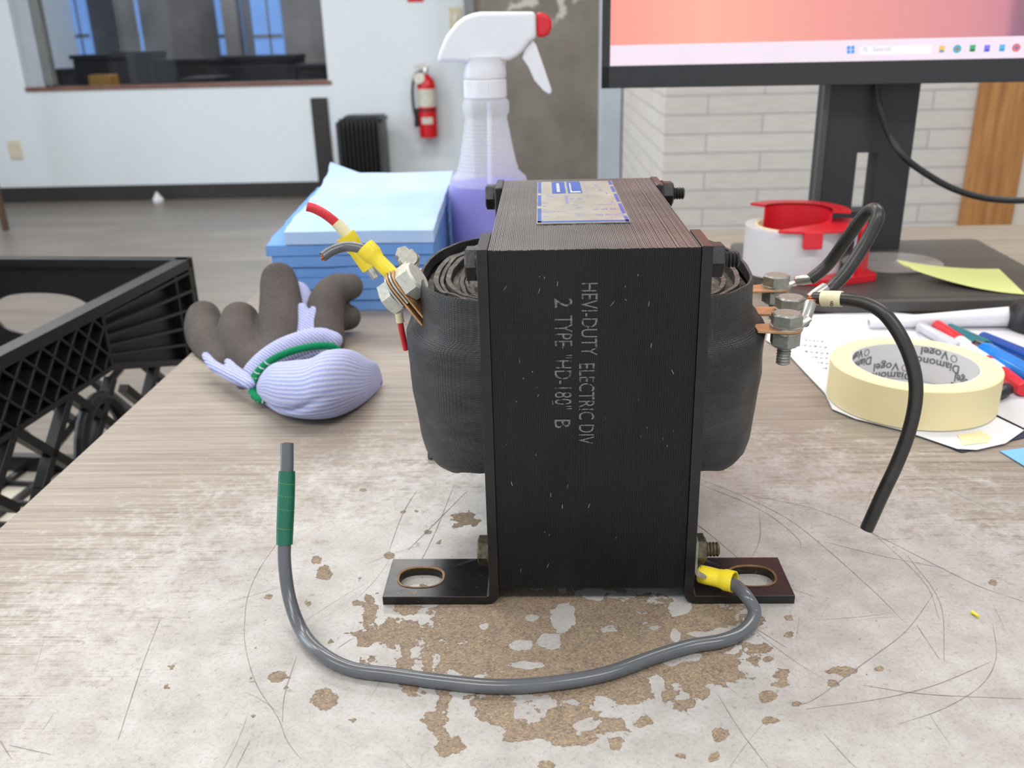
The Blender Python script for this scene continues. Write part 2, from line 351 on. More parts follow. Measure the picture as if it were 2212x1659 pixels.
n.setp(n.ramp(n.math('ADD',n.math('MULTIPLY',at_,.6),n.math('MULTIPLY',f,.5)),[(.18,srgb(146,156,204)),(.5,srgb(170,176,214)),(.85,srgb(196,196,216))]),.95,spec=.1); n.bump(f,.7,.0006); M['rib']=n.m
M['hem']=cloth('green_hem',srgb(14,112,72),srgb(28,138,92),900)
M['stitch']=simple('white_stitch',srgb(214,222,224),.9)
M['crate']=simple('black_crate_plastic',srgb(26,26,29),.38,var=.2,scale=50,bump=.15)
M['monitor']=simple('black_monitor_plastic',srgb(46,46,49),.5,var=.05,scale=200,bump=.15)
M['stand']=simple('charcoal_stand_plastic',srgb(76,73,71),.4,var=.06,scale=200,bump=.15)
M['disc']=simple('glossy_grey_swivel_ring',srgb(150,146,144),.3,var=.1,scale=30,bump=0)
M['lime']=simple('lime_note_paper',srgb(228,236,152),.8,var=.03,scale=20,bump=0)
M['paper']=simple('white_paper',srgb(226,226,232),.8,var=.02,scale=15,bump=0)
M['paper2']=simple('grey_white_paper',srgb(210,208,212),.8,var=.02,scale=15,bump=0)
M['print']=simple('grey_print',srgb(88,92,110),.8,bump=0)
M['masking']=simple('cream_masking_tape',srgb(236,220,172),.65,var=.02,scale=30,bump=.05)
n=NT('tape_roll_side'); v=n.coord(); wv=n.add('ShaderNodeTexWave',i_Vector=v,i_Scale=900,wave_type='RINGS',rings_direction='Z'); n.setp(n.ramp(wv.outputs['Fac'],[(0,srgb(238,220,168)),(1,srgb(250,232,184))]),.7); M['tape_side']=n.m
M['liner']=simple('grey_core_liner',srgb(206,204,202),.6,var=.03,scale=30,bump=0)
M['core_text']=simple('dark_core_print',srgb(92,94,98),.6,bump=0)
M['navy']=simple('navy_board',srgb(34,38,58),.5)
M['bluenote']=simple('sky_blue_paper',srgb(120,180,238),.8,var=.02,scale=15,bump=0)
M['pen_blue']=simple('bright_blue_barrel',srgb(20,120,206),.2,bump=0); M['pen_dblue']=simple('dark_blue_barrel',srgb(24,76,160),.25,bump=0)
M['pen_teal']=simple('teal_barrel',srgb(30,112,122),.3,bump=0); M['pen_red']=simple('red_cap',srgb(208,34,50),.35,bump=0)
M['pen_white']=simple('white_barrel',srgb(232,232,236),.3,bump=0); M['chrome']=simple('chrome',srgb(210,212,216),.15,metal=1,bump=0)
M['pen_grey']=simple('clear_grey_barrel',srgb(190,192,200),.25,bump=0); M['blackp']=simple('black_plastic',srgb(30,30,34),.4,bump=0)
M['ext_red']=simple('extinguisher_red',srgb(206,22,36),.3,bump=0); M['ext_label']=simple('extinguisher_label',srgb(206,202,190),.5,var=.12,scale=25,bump=0)
M['heater']=simple('black_heater_enamel',srgb(30,30,32),.4,bump=0)
M['beige_plate']=simple('beige_switch_plate',srgb(216,204,178),.5,bump=0)
M['white_roll']=simple('white_tape_roll',srgb(214,212,216),.3,var=.03,scale=15,bump=0)
M['tabletop']=simple('beige_stool_top',srgb(222,214,200),.5); M['brown']=simple('brown_leather',srgb(86,64,52),.5)

# ------------------------------------------------------------ room shell
FL=-.75
XL,XR,YB,YW=-4.6,3.4,-3.2,5.95
struct(MB().box(XL,XR,YB,9.6,FL-.08,FL).build('floor',M['floor'],smooth=0))
struct(MB().box(XL,XR,YB,9.6,CEIL,CEIL+.08).build('ceiling',M['ceiling'],smooth=0))
struct(MB().box(XL-.1,XL,YB,9.6,FL,CEIL).build('wall_left',M['wall'],smooth=0))
struct(MB().box(XR,XR+.1,YB,9.6,FL,CEIL).build('wall_right',M['wall'],smooth=0))
WX0,WX1,WZ0,WZ1=-3.29,-1.342,-.045,1.25
wb=MB(); wb.box(XL,WX0,YW,YW+.14,FL,CEIL).box(WX1,.6,YW,YW+.14,FL,CEIL).box(WX0,WX1,YW,YW+.14,FL,WZ0).box(WX0,WX1,YW,YW+.14,WZ1,CEIL)
struct(wb.build('wall_back',M['wall'],smooth=0))
wf=MB(); wf.box(WX0,WX0+.10,YW+.05,YW+.13,WZ0,WZ1).box(WX0,WX1,YW+.05,YW+.13,WZ1-.05,WZ1)
win=struct(wf.build('window_1',M['frame'],smooth=0))
MB().box(WX0+.09,WX1,YW+.085,YW+.092,WZ0+.03,WZ1-.05).build('pane',M['glass'],win,smooth=0)
MB().box(WX0,WX1+.02,YW-.012,YW+.13,WZ0-.004,WZ0+.018).build('window_sill',M['sill'],win,smooth=0)
MB().box(WX0+.10,WX0+.155,YW+.06,YW+.12,WZ0+.028,WZ1).build('side_mullion',M['frame_dark'],win,smooth=0)
# room behind the window
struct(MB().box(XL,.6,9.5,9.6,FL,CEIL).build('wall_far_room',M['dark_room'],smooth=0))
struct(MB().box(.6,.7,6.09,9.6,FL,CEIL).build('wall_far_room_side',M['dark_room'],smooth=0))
for i,(pa,pb) in enumerate([(150,190),(258,300),(470,522),(546,608)]):
    x0,x1=at(pa,60,y=9.44).x,at(pb,60,y=9.44).x; zb_=at(pb,118,y=9.44).z
    wn=struct(MB().box(x0,x1,9.44,9.5,zb_,1.7).build('window_%d'%(i+2),M['bluepane'],smooth=0))
    MB().box(x0,x1,9.42,9.44,zb_+.16,zb_+.19).box(x0,x1,9.42,9.44,zb_+.62,zb_+.65).box(x0+(x1-x0)*.55,x0+(x1-x0)*.60,9.42,9.44,zb_,1.7).build('window_frame',M['dark_room'],wn,smooth=0)
random.seed(12)
names=['dark low cabinet, leftmost of the row seen through the window','dark cabinet second from the left in the row seen through the window','tall dark cabinet third from the left, seen through the window','wide dark cabinet in the middle of the row seen through the window','dark cabinet just right of the middle, seen through the window','long dark cabinet under the paired blue panes, seen through the window','short dark cabinet, rightmost of the row seen through the window']
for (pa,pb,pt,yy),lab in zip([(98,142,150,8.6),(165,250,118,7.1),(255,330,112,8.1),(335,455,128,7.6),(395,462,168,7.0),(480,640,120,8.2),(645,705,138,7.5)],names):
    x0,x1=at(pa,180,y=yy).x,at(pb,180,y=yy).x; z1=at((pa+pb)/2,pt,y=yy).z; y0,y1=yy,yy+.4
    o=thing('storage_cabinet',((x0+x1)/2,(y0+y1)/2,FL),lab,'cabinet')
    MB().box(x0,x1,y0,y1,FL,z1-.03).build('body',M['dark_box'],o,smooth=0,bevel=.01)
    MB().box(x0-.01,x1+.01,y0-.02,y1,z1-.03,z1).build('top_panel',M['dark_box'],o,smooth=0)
    MB().box(x0+.05,x1-.05,y0-.015,y0,FL+.1,z1-.08).build('front_panel',M['dark_box'],o,smooth=0,bevel=.005)
p=at(212,162,y=6.7); tag(MB().box(p.x-.08,p.x+.08,6.7,6.85,FL,p.z).build('carton',M['amber'],None,smooth=0,bevel=.01),'small yellowish carton in front of the dark cabinets seen through the window','box')
for i,x in enumerate((-3.98,-2.95)):
    struct(MB().box(x-.07,x+.07,9.15,9.3,FL,CEIL).build('trim_%d'%(i+5),M['dark_room'],smooth=0))
area('far_room_light_source',(-2.2,7.9,CEIL-.1),1.5,.6,60,(.85,.92,1))
# baseboard, corner guard
struct(MB().box(XL,-1.46,YW-.012,YW,FL,-.652).build('baseboard_back',M['black_rubber'],smooth=0))
struct(MB().box(-1.464,-1.358,YW-.02,YW,FL,-.128).build('trim_1',M['black_rubber'],smooth=0,bevel=.004))
# concrete pier with steel edge, grey post, brick wall, oak board, cream wall
struct(MB().box(-.42,.6,5.70,YW,FL,CEIL).build('wall_concrete',M['concrete'],smooth=0))
struct(MB().box(-.445,-.385,5.66,5.71,.1,CEIL).build('trim_2',M['frame_dark'],smooth=0))
struct(MB().box(.243,.335,3.94,4.03,FL,CEIL).build('trim_3',M['frame'],smooth=0,bevel=.004))
BX=.341
struct(MB().box(BX,XR,2.60,2.72,FL,CEIL).build('wall_brick',M['brick_x'],smooth=0))
struct(MB().box(BX-.0,BX+.12,2.72,4.03,FL,CEIL).build('wall_brick_side',M['brick_y'],smooth=0))
bo=MB(); bo.box(1.182,1.322,2.57,2.60,FL,CEIL)
struct(bo.build('trim_4',M['oak'],smooth=0,bevel=.003))
struct(MB().box(1.322,XR,2.58,2.60,FL,CEIL).build('wall_cream',M['wall_cream'],smooth=0))
for lx,ly in LAMPS:
    where=('nearest row' if ly<0 else 'middle row' if ly<2 else 'far row'); side={-2.4:'left',-.6:'centre',1.2:'right'}[lx]
    o=thing('ceiling_light',(lx,ly,CEIL),'flat white ceiling light panel, %s of the %s'%(side,where),'light','flat light panels on the ceiling')
    MB().box(lx-.62,lx+.62,ly-.27,ly-.25,CEIL-.08,CEIL).box(lx-.62,lx+.62,ly+.25,ly+.27,CEIL-.08,CEIL).box(lx-.62,lx-.6,ly-.25,ly+.25,CEIL-.08,CEIL).box(lx+.6,lx+.62,ly-.25,ly+.25,CEIL-.08,CEIL).build('frame',M['frame'],o,smooth=0)
    MB().box(lx-.6,lx+.6,ly-.25,ly+.25,CEIL-.03,CEIL-.01).build('diffuser',M['white_plastic'],o,smooth=0)

# wall fittings
o=thing('wall_outlet',(-3.44,YW,-.41),'beige power outlet low on the white wall at far left','outlet')
MB().box(-3.485,-3.40,YW-.008,YW,-.47,-.35).build('cover_plate',M['beige_plate'],o,bevel=.003)
MB().box(-3.462,-3.422,YW-.011,YW-.008,-.455,-.42).box(-3.462,-3.422,YW-.011,YW-.008,-.40,-.365).build('socket',M['wall_cream'],o,bevel=.002)
o=thing('light_switch',(-.52,YW,.32),'small beige switch plate on the white wall behind the spray head','switch')
MB().box(-.56,-.48,YW-.008,YW,.26,.38).build('cover_plate',M['beige_plate'],o,bevel=.003)
MB().box(-.53,-.51,YW-.016,YW-.008,.30,.34).build('toggle',M['white_plastic'],o,bevel=.002)
o=thing('wall_sign',(-.76,YW,.47),'small red sign high on the wall above the fire extinguisher','sign')
MB().box(-.81,-.71,YW-.006,YW,.415,.62).build('sign_plate',M['ext_red'],o,bevel=.002)
# fire extinguisher
EX,EY=-.713,YW-.09
o=thing('fire_extinguisher',(EX,YW,-.38),'red fire extinguisher with white label hanging on the white wall','fire extinguisher')
Mx=Matrix.Translation((EX,EY,0))
MB().lathe([(.03,-.382),(.056,-.375),(.058,-.36),(.058,-.07),(.05,-.035),(.028,-.012),(.022,.0)],28,Mx).build('cylinder',M['ext_red'],o)
MB().lathe([(.0590,-.19),(.0590,-.085)],28,Mx,False,False).build('instruction_label',M['ext_label'],o)
MB().addmesh([(.0592*math.cos(a),.0592*math.sin(a),z) for z in (-.292,-.252) for a in [-PI/2-.65+1.3*j/10 for j in range(11)]],[(j,j+1,j+12,j+11) for j in range(10)],Mx).build('small_label',M['ext_label'],o)
MB().lathe([(.0595,-.215),(.0595,-.203)],28,Mx,False,False).build('strap',M['blackp'],o)
MB().lathe([(.016,0),(.018,.03),(.012,.04)],16,Mx).build('valve',M['chrome'],o)
MB().box(EX-.05,EX+.03,EY-.012,EY+.012,.035,.047).box(EX-.055,EX+.025,EY-.010,EY+.010,.055,.065,Mx@Matrix.Rotation(-.3,4,'Y')@Mx.inverted()).build('handle',M['ext_label'],o,bevel=.003)
MB().tube(spline([(EX-.02,EY,.02),(EX-.06,EY-.01,.0),(EX-.085,EY-.01,-.08),(EX-.085,EY-.01,-.2),(EX-.07,EY-.01,-.28)]),.009,8).build('hose',M['blackp'],o)
MB().tube([(EX-.07,EY-.01,-.2),(EX-.07,EY-.01,-.31)],[.011,.018],10).build('nozzle_horn',M['blackp'],o)
MB().lathe([(.001,-.003),(.034,-.003),(.034,.003),(.001,.003)],16,axisM((EX-.035,EY-.05,-.02),(0,-1,.3))).build('inspection_tag',M['ext_label'],o)
MB().box(EX-.03,EX+.03,EY+.055,YW,-.3,-.02).build('wall_bracket',M['heater'],o)
# oil-filled radiator
o=thing('oil_radiator',(-1.15,5.7,FL),'black finned oil radiator standing by the white wall','heater')
for k in range(9):
    x=-1.192+k*.026
    f_=MB(); prof=[]
    for j in range(24):
        a=2*PI*j/24; c,s=math.cos(a),math.sin(a)
        y=.16*math.copysign(abs(c)**.35,c); z=.25*math.copysign(abs(s)**.3,s); prof.append((y,z))
    f_.loft([[(x+dx,5.72+y*k_,-.47+z*k_) for y,z in prof] for dx,k_ in ((-.007,.97),(-.003,1),(.003,1),(.007,.97))])
    f_.build('fin',M['heater'],o)
MB().box(-1.239,-1.209,5.57,5.87,-.70,-.25).build('control_panel',M['heater'],o,bevel=.006)
MB().lathe([(.02,0),(.02,.01),(.012,.014)],16,axisM((-1.224,5.569,-.60),(0,-1,0))).build('dial',M['wall_cream'],o)
MB().box(-1.227,-.962,5.6,5.84,-.26,-.235).build('top_grille',M['heater'],o,bevel=.005)
for x in (-1.18,-1.0): 
    MB().box(x-.01,x+.01,5.58,5.86,-.735,-.70).ball((x,5.6,-.735),.015,8).ball((x,5.84,-.735),.015,8).build('foot',M['heater'],o)
# scrap on floor and chair at left edge
sp=MB(); random.seed(3)
ring=lambda z,r:[(-2.50+r*math.cos(a)*(1+.3*math.sin(3*a)),5.82+r*math.sin(a),FL+z) for a in [2*PI*j/9 for j in range(9)]]
sp.loft([ring(.001,.03),ring(.02,.034),ring(.045,.018),ring(.07,.004)])
tag(sp.build('paper_scrap',M['paper'],smooth=0),'crumpled white paper scrap on floor against the black baseboard','paper')
lg=at(-92,470,y=4.6)
o=thing('wooden_chair',(lg.x-.2,4.8,FL),'brown wooden chair on the floor, cut off at left edge','chair')
for dx,dy in ((.0,0),(-.4,0),(0,.4),(-.4,.4)):
    MB().tube([(lg.x+dx,4.6+dy,FL),(lg.x+dx-.01,4.6+dy,FL+.44)],[.018,.024],10).build('leg',M['brown'],o)
MB().box(lg.x-.43,lg.x+.03,4.56,5.04,FL+.43,FL+.475).build('seat',M['brown'],o,bevel=.01)
MB().box(lg.x-.43,lg.x-.39,4.56,5.04,FL+.475,FL+.9).build('backrest',M['brown'],o,bevel=.01)

# ------------------------------------------------------------ desk
DX0,DX1,DY0,DY1=-.272,1.9,-.35,1.07
desk=thing('desk',(.6,.4,FL),'large work desk with scuffed grey woodgrain top worn to particle board','desk')
POS=[(1150,1330,330,90),(1200,1405,380,92),(1420,1400,200,85),(1230,1475,250,48),(1000,1320,110,36),(1530,1440,100,52),(1500,1335,140,45),(1250,1250,260,40),(1100,1530,85,34),(1180,1580,85,26),(1310,1565,55,20),(1240,1600,70,14),(1330,1605,24,20),(960,1500,20,60),(925,1435,16,42),(945,1565,32,34),(975,1612,38,22),(800,1325,20,48),(850,1372,95,13),(880,1425,20,42),(885,1470,16,30),(790,1388,24,14),(697,1508,27,26),(605,1462,26,13),(618,1485,10,8),(1000,1120,30,16),(985,1135,14,10),(700,1240,18,17),(682,1212,13,11),(580,1290,12,7),(768,1303,15,9),(838,1198,14,9),(1555,1585,21,21),(1830,1450,40,15),(1800,1478,14,7),(1718,1520,14,9),(1690,1455,28,13),(1660,1508,24,14),(1650,1400,19,13),(1660,1425,9,7),(1705,1372,12,8),(1702,1335,10,6),(1545,1637,13,12),(1470,1633,15,8),(2145,1258,14,9),(1180,1655,18,12),(760,1555,13,8),(370,1440,12,8),(360,1485,8,9),(1480,1522,36,18),(1400,1560,30,14),(1230,1545,70,30),(1120,1590,40,16),(1665,1555,18,9),(1900,1445,9,6),(665,1302,8,12),(715,1385,9,7),(650,1105,0.1,.1),(785,1058,11,5),(900,1105,8,5),(872,1106,7,4),(1055,1160,9,5),(950,1172,10,6),(925,1150,9,5),(780,1255,6,9),(555,1400,7,5),(545,1470,8,9),(547,1548,8,5),(1690,1478,20,8),(1500,1490,40,26),(1450,1500,30,20),(1340,1500,60,20),(860,1300,14,40)]
NEG=[(1215,1335,24,34),(1190,1385,26,18),(1125,1395,26,12),(1145,1437,36,10),(1232,1318,10,10),(1285,1285,20,14),(1160,1262,36,12),(1215,1272,10,12),(1400,1262,60,22),(1470,1312,26,18),(1458,1375,12,18),(1410,1358,6,5),(1045,1353,9,6),(1150,1335,14,8),(1575,1365,50,9),(1450,1430,22,10),(1490,1420,26,10),(1415,1470,16,14),(1300,1520,22,14),(1235,1520,0.1,.1),(1130,1540,22,14),(1180,1520,18,10),(1270,1565,22,10),(1510,1370,30,6),(1420,1530,30,12)]
step=.0018
xs=np.arange(DX0,DX1+1e-6,step) if False else np.concatenate([np.arange(DX0,.36,step),np.linspace(.36,DX1,40)])
ys=np.concatenate([np.linspace(DY0,.20,12),np.arange(.202,.50,step),np.linspace(.505,DY1,40)])
X,Y=np.meshgrid(xs,ys)
r_,u_,f_=(np.array(a) for a in (CR,CU,CF))
P3=np.stack([X,Y,np.full_like(X,-H)],-1); zz=P3@f_; zz_=np.where(zz>.05,zz,.05)
U=1106+F*(P3@r_)/zz_; V=829.5-F*(P3@u_)/zz_
fld=np.full(X.shape,-2.)
for cx,cy,rx,ry in POS: 
    q=1-np.sqrt(((U-cx)/rx)**2+((V-cy)/ry)**2); s_=.55 if rx>60 else .5
    fld=np.maximum(fld,np.maximum(q,-2)*s_)
for cx,cy,rx,ry in NEG:
    q=1-np.sqrt(((U-cx)/rx)**2+((V-cy)/ry)**2); fld=np.where(q>-.4,np.minimum(fld,-q*.8+.02),fld)
fld=np.where(zz>.05,fld,-2); fld=np.clip(fld,-.9,.45)-.06
# faded milky film around the working area
dd=np.sqrt(((X-.03)/.25)**2+((Y-.22)/.235)**2); fade=np.clip(1.22-.62*dd**1.4,0,1)
ny,nx=X.shape; verts=np.stack([X,Y,np.zeros_like(X)],-1).reshape(-1,3)
idx=np.arange(nx*ny).reshape(ny,nx); faces=np.stack([idx[:-1,:-1],idx[:-1,1:],idx[1:,1:],idx[1:,:-1]],-1).reshape(-1,4)
me=bpy.data.meshes.new('desk_top'); me.vertices.add(len(verts)); me.vertices.foreach_set('co',verts.ravel())
me.loops.add(faces.size); me.loops.foreach_set('vertex_index',faces.ravel().astype(np.int32)); me.polygons.add(len(faces)); me.polygons.foreach_set('loop_start',np.arange(0,faces.size,4,dtype=np.int32))
me.update(calc_edges=True); me.validate()
for nm,a in (('wear',fld),('fade',fade)):
    t_=me.attributes.new(nm,'FLOAT','POINT'); t_.data.foreach_set('value',a.ravel().astype(np.float32))
me.materials.append(M['desk']); o=bpy.data.objects.new('desk_top',me); col.objects.link(o); adopt(o,desk)
MB().box(DX0,DX1,DY0,DY1,-.032,-.0006).build('edge_band',M['edge'],desk,smooth=0,bevel=.001)
for lx in (DX0+.06,DX1-.06):
    for ly in (DY0+.08,DY1-.08):
        MB().box(lx-.025,lx+.025,ly-.025,ly+.025,FL,-.032).build('leg',M['heater'],desk,smooth=0,bevel=.003)
# scratches
scr=MB()
def ribbon(pts,wd,z=.00012):
    pts=[Vector(p) for p in pts]; L=[];
    for i,p in enumerate(pts):
        t=(pts[min(i+1,len(pts)-1)]-pts[max(i-1,0)]).normalized(); nn=Vector((-t.y,t.x,0)); ww=wd*(.35+.65*math.sin(PI*(i+.5)/len(pts)))*random.uniform(.6,1.3)
        L.append((p+nn*ww/2,p-nn*ww/2))
    vs=[(q.x,q.y,z) for pr in L for q in pr]; fs=[(2*i,2*i+1,2*i+3,2*i+2) for i in range(len(L)-1)]
    scr.addmesh(vs,fs)
random.seed(11)
EXPL=[[(530,1320),(528,1380),(540,1440),(560,1490),(600,1550),(620,1600),(650,1640)],[(345,1340),(310,1430),(280,1520),(255,1600)],[(615,1150),(560,1230),(535,1290),(528,1340)],[(730,1400),(760,1380)],
[(1500,1030),(1600,1070),(1700,1120),(1790,1190),(1890,1280),(1950,1340)],[(1510,1045),(1640,1100),(1720,1160),(1730,1190)],[(1620,1070),(1760,1100),(1900,1160),(2100,1260),(2212,1300)],[(2025,1270),(1960,1360),(1870,1430),(1760,1510),(1710,1525)],
[(2140,1430),(2020,1480),(1900,1510),(1740,1532)],[(2145,1350),(2152,1420),(2120,1480),(2040,1530),(1940,1565)],[(1960,1200),(2030,1300),(2040,1430)],[(1980,1350),(2030,1425)],[(1550,1500),(1600,1580),(1660,1659)],[(1640,1100),(1640,1170),(1600,1240)],
[(1780,1585),(1830,1640),(1850,1659)],[(880,1190),(950,1120),(1010,1060)],[(900,1060),(870,1110),(840,1190)],[(980,1050),(940,1150),(900,1230)],[(640,1420),(615,1500),(610,1560)],[(510,1659),(540,1600)],[(0,1600),(25,1640)],[(20,1610),(110,1630)],
[(1400,1090),(1500,1130),(1640,1240),(1760,1290)],[(1850,1120),(1990,1250),(2030,1340)],[(1620,1350),(1700,1400)],[(1860,1480),(2000,1500),(2212,1510)],[(1780,1170),(1900,1200),(2050,1230)]]
for L in EXPL: ribbon(spline([at(a,b,z=0) for a,b in L],6),.00030)
for i in range(95):
    x=random.gauss(.06,.16); y=random.uniform(.2,.5)
    if x<DX0+.04: continue
    a=random.gauss(.9,.7)*random.choice((1,-1,1)); l=random.uniform(.006,.055); k=random.uniform(-.25,.25)
    pts=[]; p=Vector((x,y,0))
    for j in range(8): pts.append(p.copy()); p+=Vector((math.cos(a),math.sin(a),0))*l/8; a+=k/4
    if min(q.x for q in pts)<DX0+.01: continue
    ribbon(pts,random.uniform(.00006,.00016))
scr.build('scratches',M['scratch'],desk,smooth=0,recalc=False)['kind']='stuff'
tag(MB().tube([at(2100,1322,z=.0008),at(2114,1331,z=.0012)],[.0008,.0005],6).build('plastic_shaving',M['yellow']),'tiny yellow-green shaving lying on the desk at right','shaving')

# ------------------------------------------------------------ transformer
X0,Y0,W2,HT,DP=.01833,.3197,.03835,.1508,.1655
T=thing('transformer',(X0,Y0+DP/2,0),'black laminated-core transformer standing on two bolted feet in the middle of the desk','transformer')
core=MB(); random.seed(5); NL=114; pw=2*W2/NL
core.box(X0-W2+.0002,X0+W2-.0002,Y0+.0004,Y0+DP-.0004,.0075,HT-.0004)
for i in range(NL):
    xa=X0-W2+i*pw; j1,j2,j3=(random.uniform(-.00012,.00012) for _ in range(3))
    for z0,z1 in ((.0072+j2,.1232),(.1234,HT+j3)):
        core.box(xa+pw*.12,xa+pw*.88,Y0+j1,Y0+DP+j1,z0,z1)
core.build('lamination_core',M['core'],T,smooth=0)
def foot_plate(mb,x0,x1,y0,y1,z0,z1,cx,cy,a,b):
    """rectangular plate with an oblong slot"""
    n=48; cor=[math.atan2(y-cy,x-cx) for x in (x0,x1) for y in (y0,y1)]
    A=sorted([2*PI*j/n-PI for j in range(n)]+cor)
    inn=[];out=[]
    for t in A:
        c,s=math.cos(t),math.sin(t)
        inn.append((cx+math.copysign(abs(c)**.8,c)*a,cy+math.copysign(abs(s)**.8,s)*b))
        k=min(((x1-cx)/c if c>1e-9 else (x0-cx)/c if c<-1e-9 else 9),((y1-cy)/s if s>1e-9 else (y0-cy)/s if s<-1e-9 else 9)); out.append((cx+c*k,cy+s*k))
    R=lambda p,z:[(x,y,z) for x,y in p]
    mb.loft([R(inn,z0),R(out,z0),R(out,z1),R(inn,z1)],close=True)
    return inn
def bracket(side,ya,yb,ln=.0465):
    t=.0040; s=side; xi=X0+s*(W2+.0001); xo=xi+s*t
    b=MB(); prof=[]; r=.0055
    # profile in XZ: vertical plate, rounded bend, short run of foot
    outer=[(xi,HT+.0006)]+[(xi+s*(r-r*math.cos(q)),r-r*math.sin(q)) for q in [PI/2*j/6 for j in range(7)]]
    inner=[(xo,HT+.0006)]+[(xi+s*(r-(r-t)*math.cos(q)),r-(r-t)*math.sin(q)) for q in [PI/2*j/6 for j in range(7)]]
    xe=xi+s*.012; outer.append((xe,0)); inner.append((xe,t))
    poly=outer+inner[::-1]
    rings=[[(x,y,z) for x,z in poly] for y in (ya,yb)]
    b.loft(rings)
    xend=xi+s*ln; lo,hi=sorted((xe,xend)); cx=xi+s*(ln-.0145); cy=(ya+yb)/2
    inn=foot_plate(b,lo,hi,ya,yb,0.0001,t,cx,cy,.0094,.0074)
    o=b.build('mounting_bracket',M['bracket'],T,bevel=.0012,seg=3)
    o.modifiers['bevel'].limit_method='WEIGHT'; me_=o.data; at_=me_.attributes.new('bevel_weight_edge','FLOAT','EDGE')
    fn_={}
    for p_ in me_.polygons:
        for ek in p_.edge_keys: fn_.setdefault(ek,[]).append(p_.normal)
    for e_ in me_.edges:
        v0,v1=me_.vertices[e_.vertices[0]].co,me_.vertices[e_.vertices[1]].co; nn=fn_.get(tuple(sorted(e_.vertices)),[])
        seam=abs(v0.x-xe)<1e-5 and abs(v1.x-xe)<1e-5
        sharp=len(nn)==2 and nn[0].dot(nn[1])<.75
        at_.data[e_.index].value=1.0 if (sharp and not seam) else 0.0
    m=MB(); k=[(((x-cx)*1.10+cx),((y-cy)*1.13+cy)) for x,y in inn]
    m.loft([[(x,y,t-.0016) for x,y in inn],[(x,y,t+.0001) for x,y in inn],[(x,y,t+.00025) for x,y in k],[(x,y,t-.0002) for x,y in k]],False,False)
    m.build('slot_rim',M['rust'],o,label='rusty worn edge around the slot')
    return o
for s in (-1,1):
    bracket(s,Y0-.0010,Y0+.0285,.0492 if s<0 else .0458); bracket(s,Y0+DP-.0275,Y0+DP)
# through bolts: heads on the left, nuts and threads on the right
for (y,z,mt) in ((Y0+.0135,.1430,'blackbolt'),(Y0+.0135,.0175,'gunk'),(Y0+DP-.0135,.1445,'blackbolt'),(Y0+DP-.0135,.0195,'blackbolt')):
    xl=X0-W2-.0042; xr=X0+W2+.0042
    b=MB(); b.lathe([(.0066,0),(.0066,.0012),(.004,.0012)],28,axisM((xl,y,z),(-1,0,0))); hexhead(b,(xl-.0010,y,z),(-1,0,0),.0118 if mt!='gunk' else .0112,.0042,roll=.0)
    b.tube([(xl-.002,y,z),(xr+.002,y,z)],.0028,12); thread(b,(xr+.001,y,z),(1,0,0),.0032,.0112); o=b.build('clamp_bolt',M[mt],T,smooth=30)
    q=MB(); q.lathe([(.0068,0),(.0068,.0012),(.004,.0012)],28,axisM((xr,y,z),(1,0,0))); hexhead(q,(xr+.0012,y,z),(1,0,0),.0118,.0052,roll=.0)
    q.build('clamp_nut',M[mt],T,smooth=30)
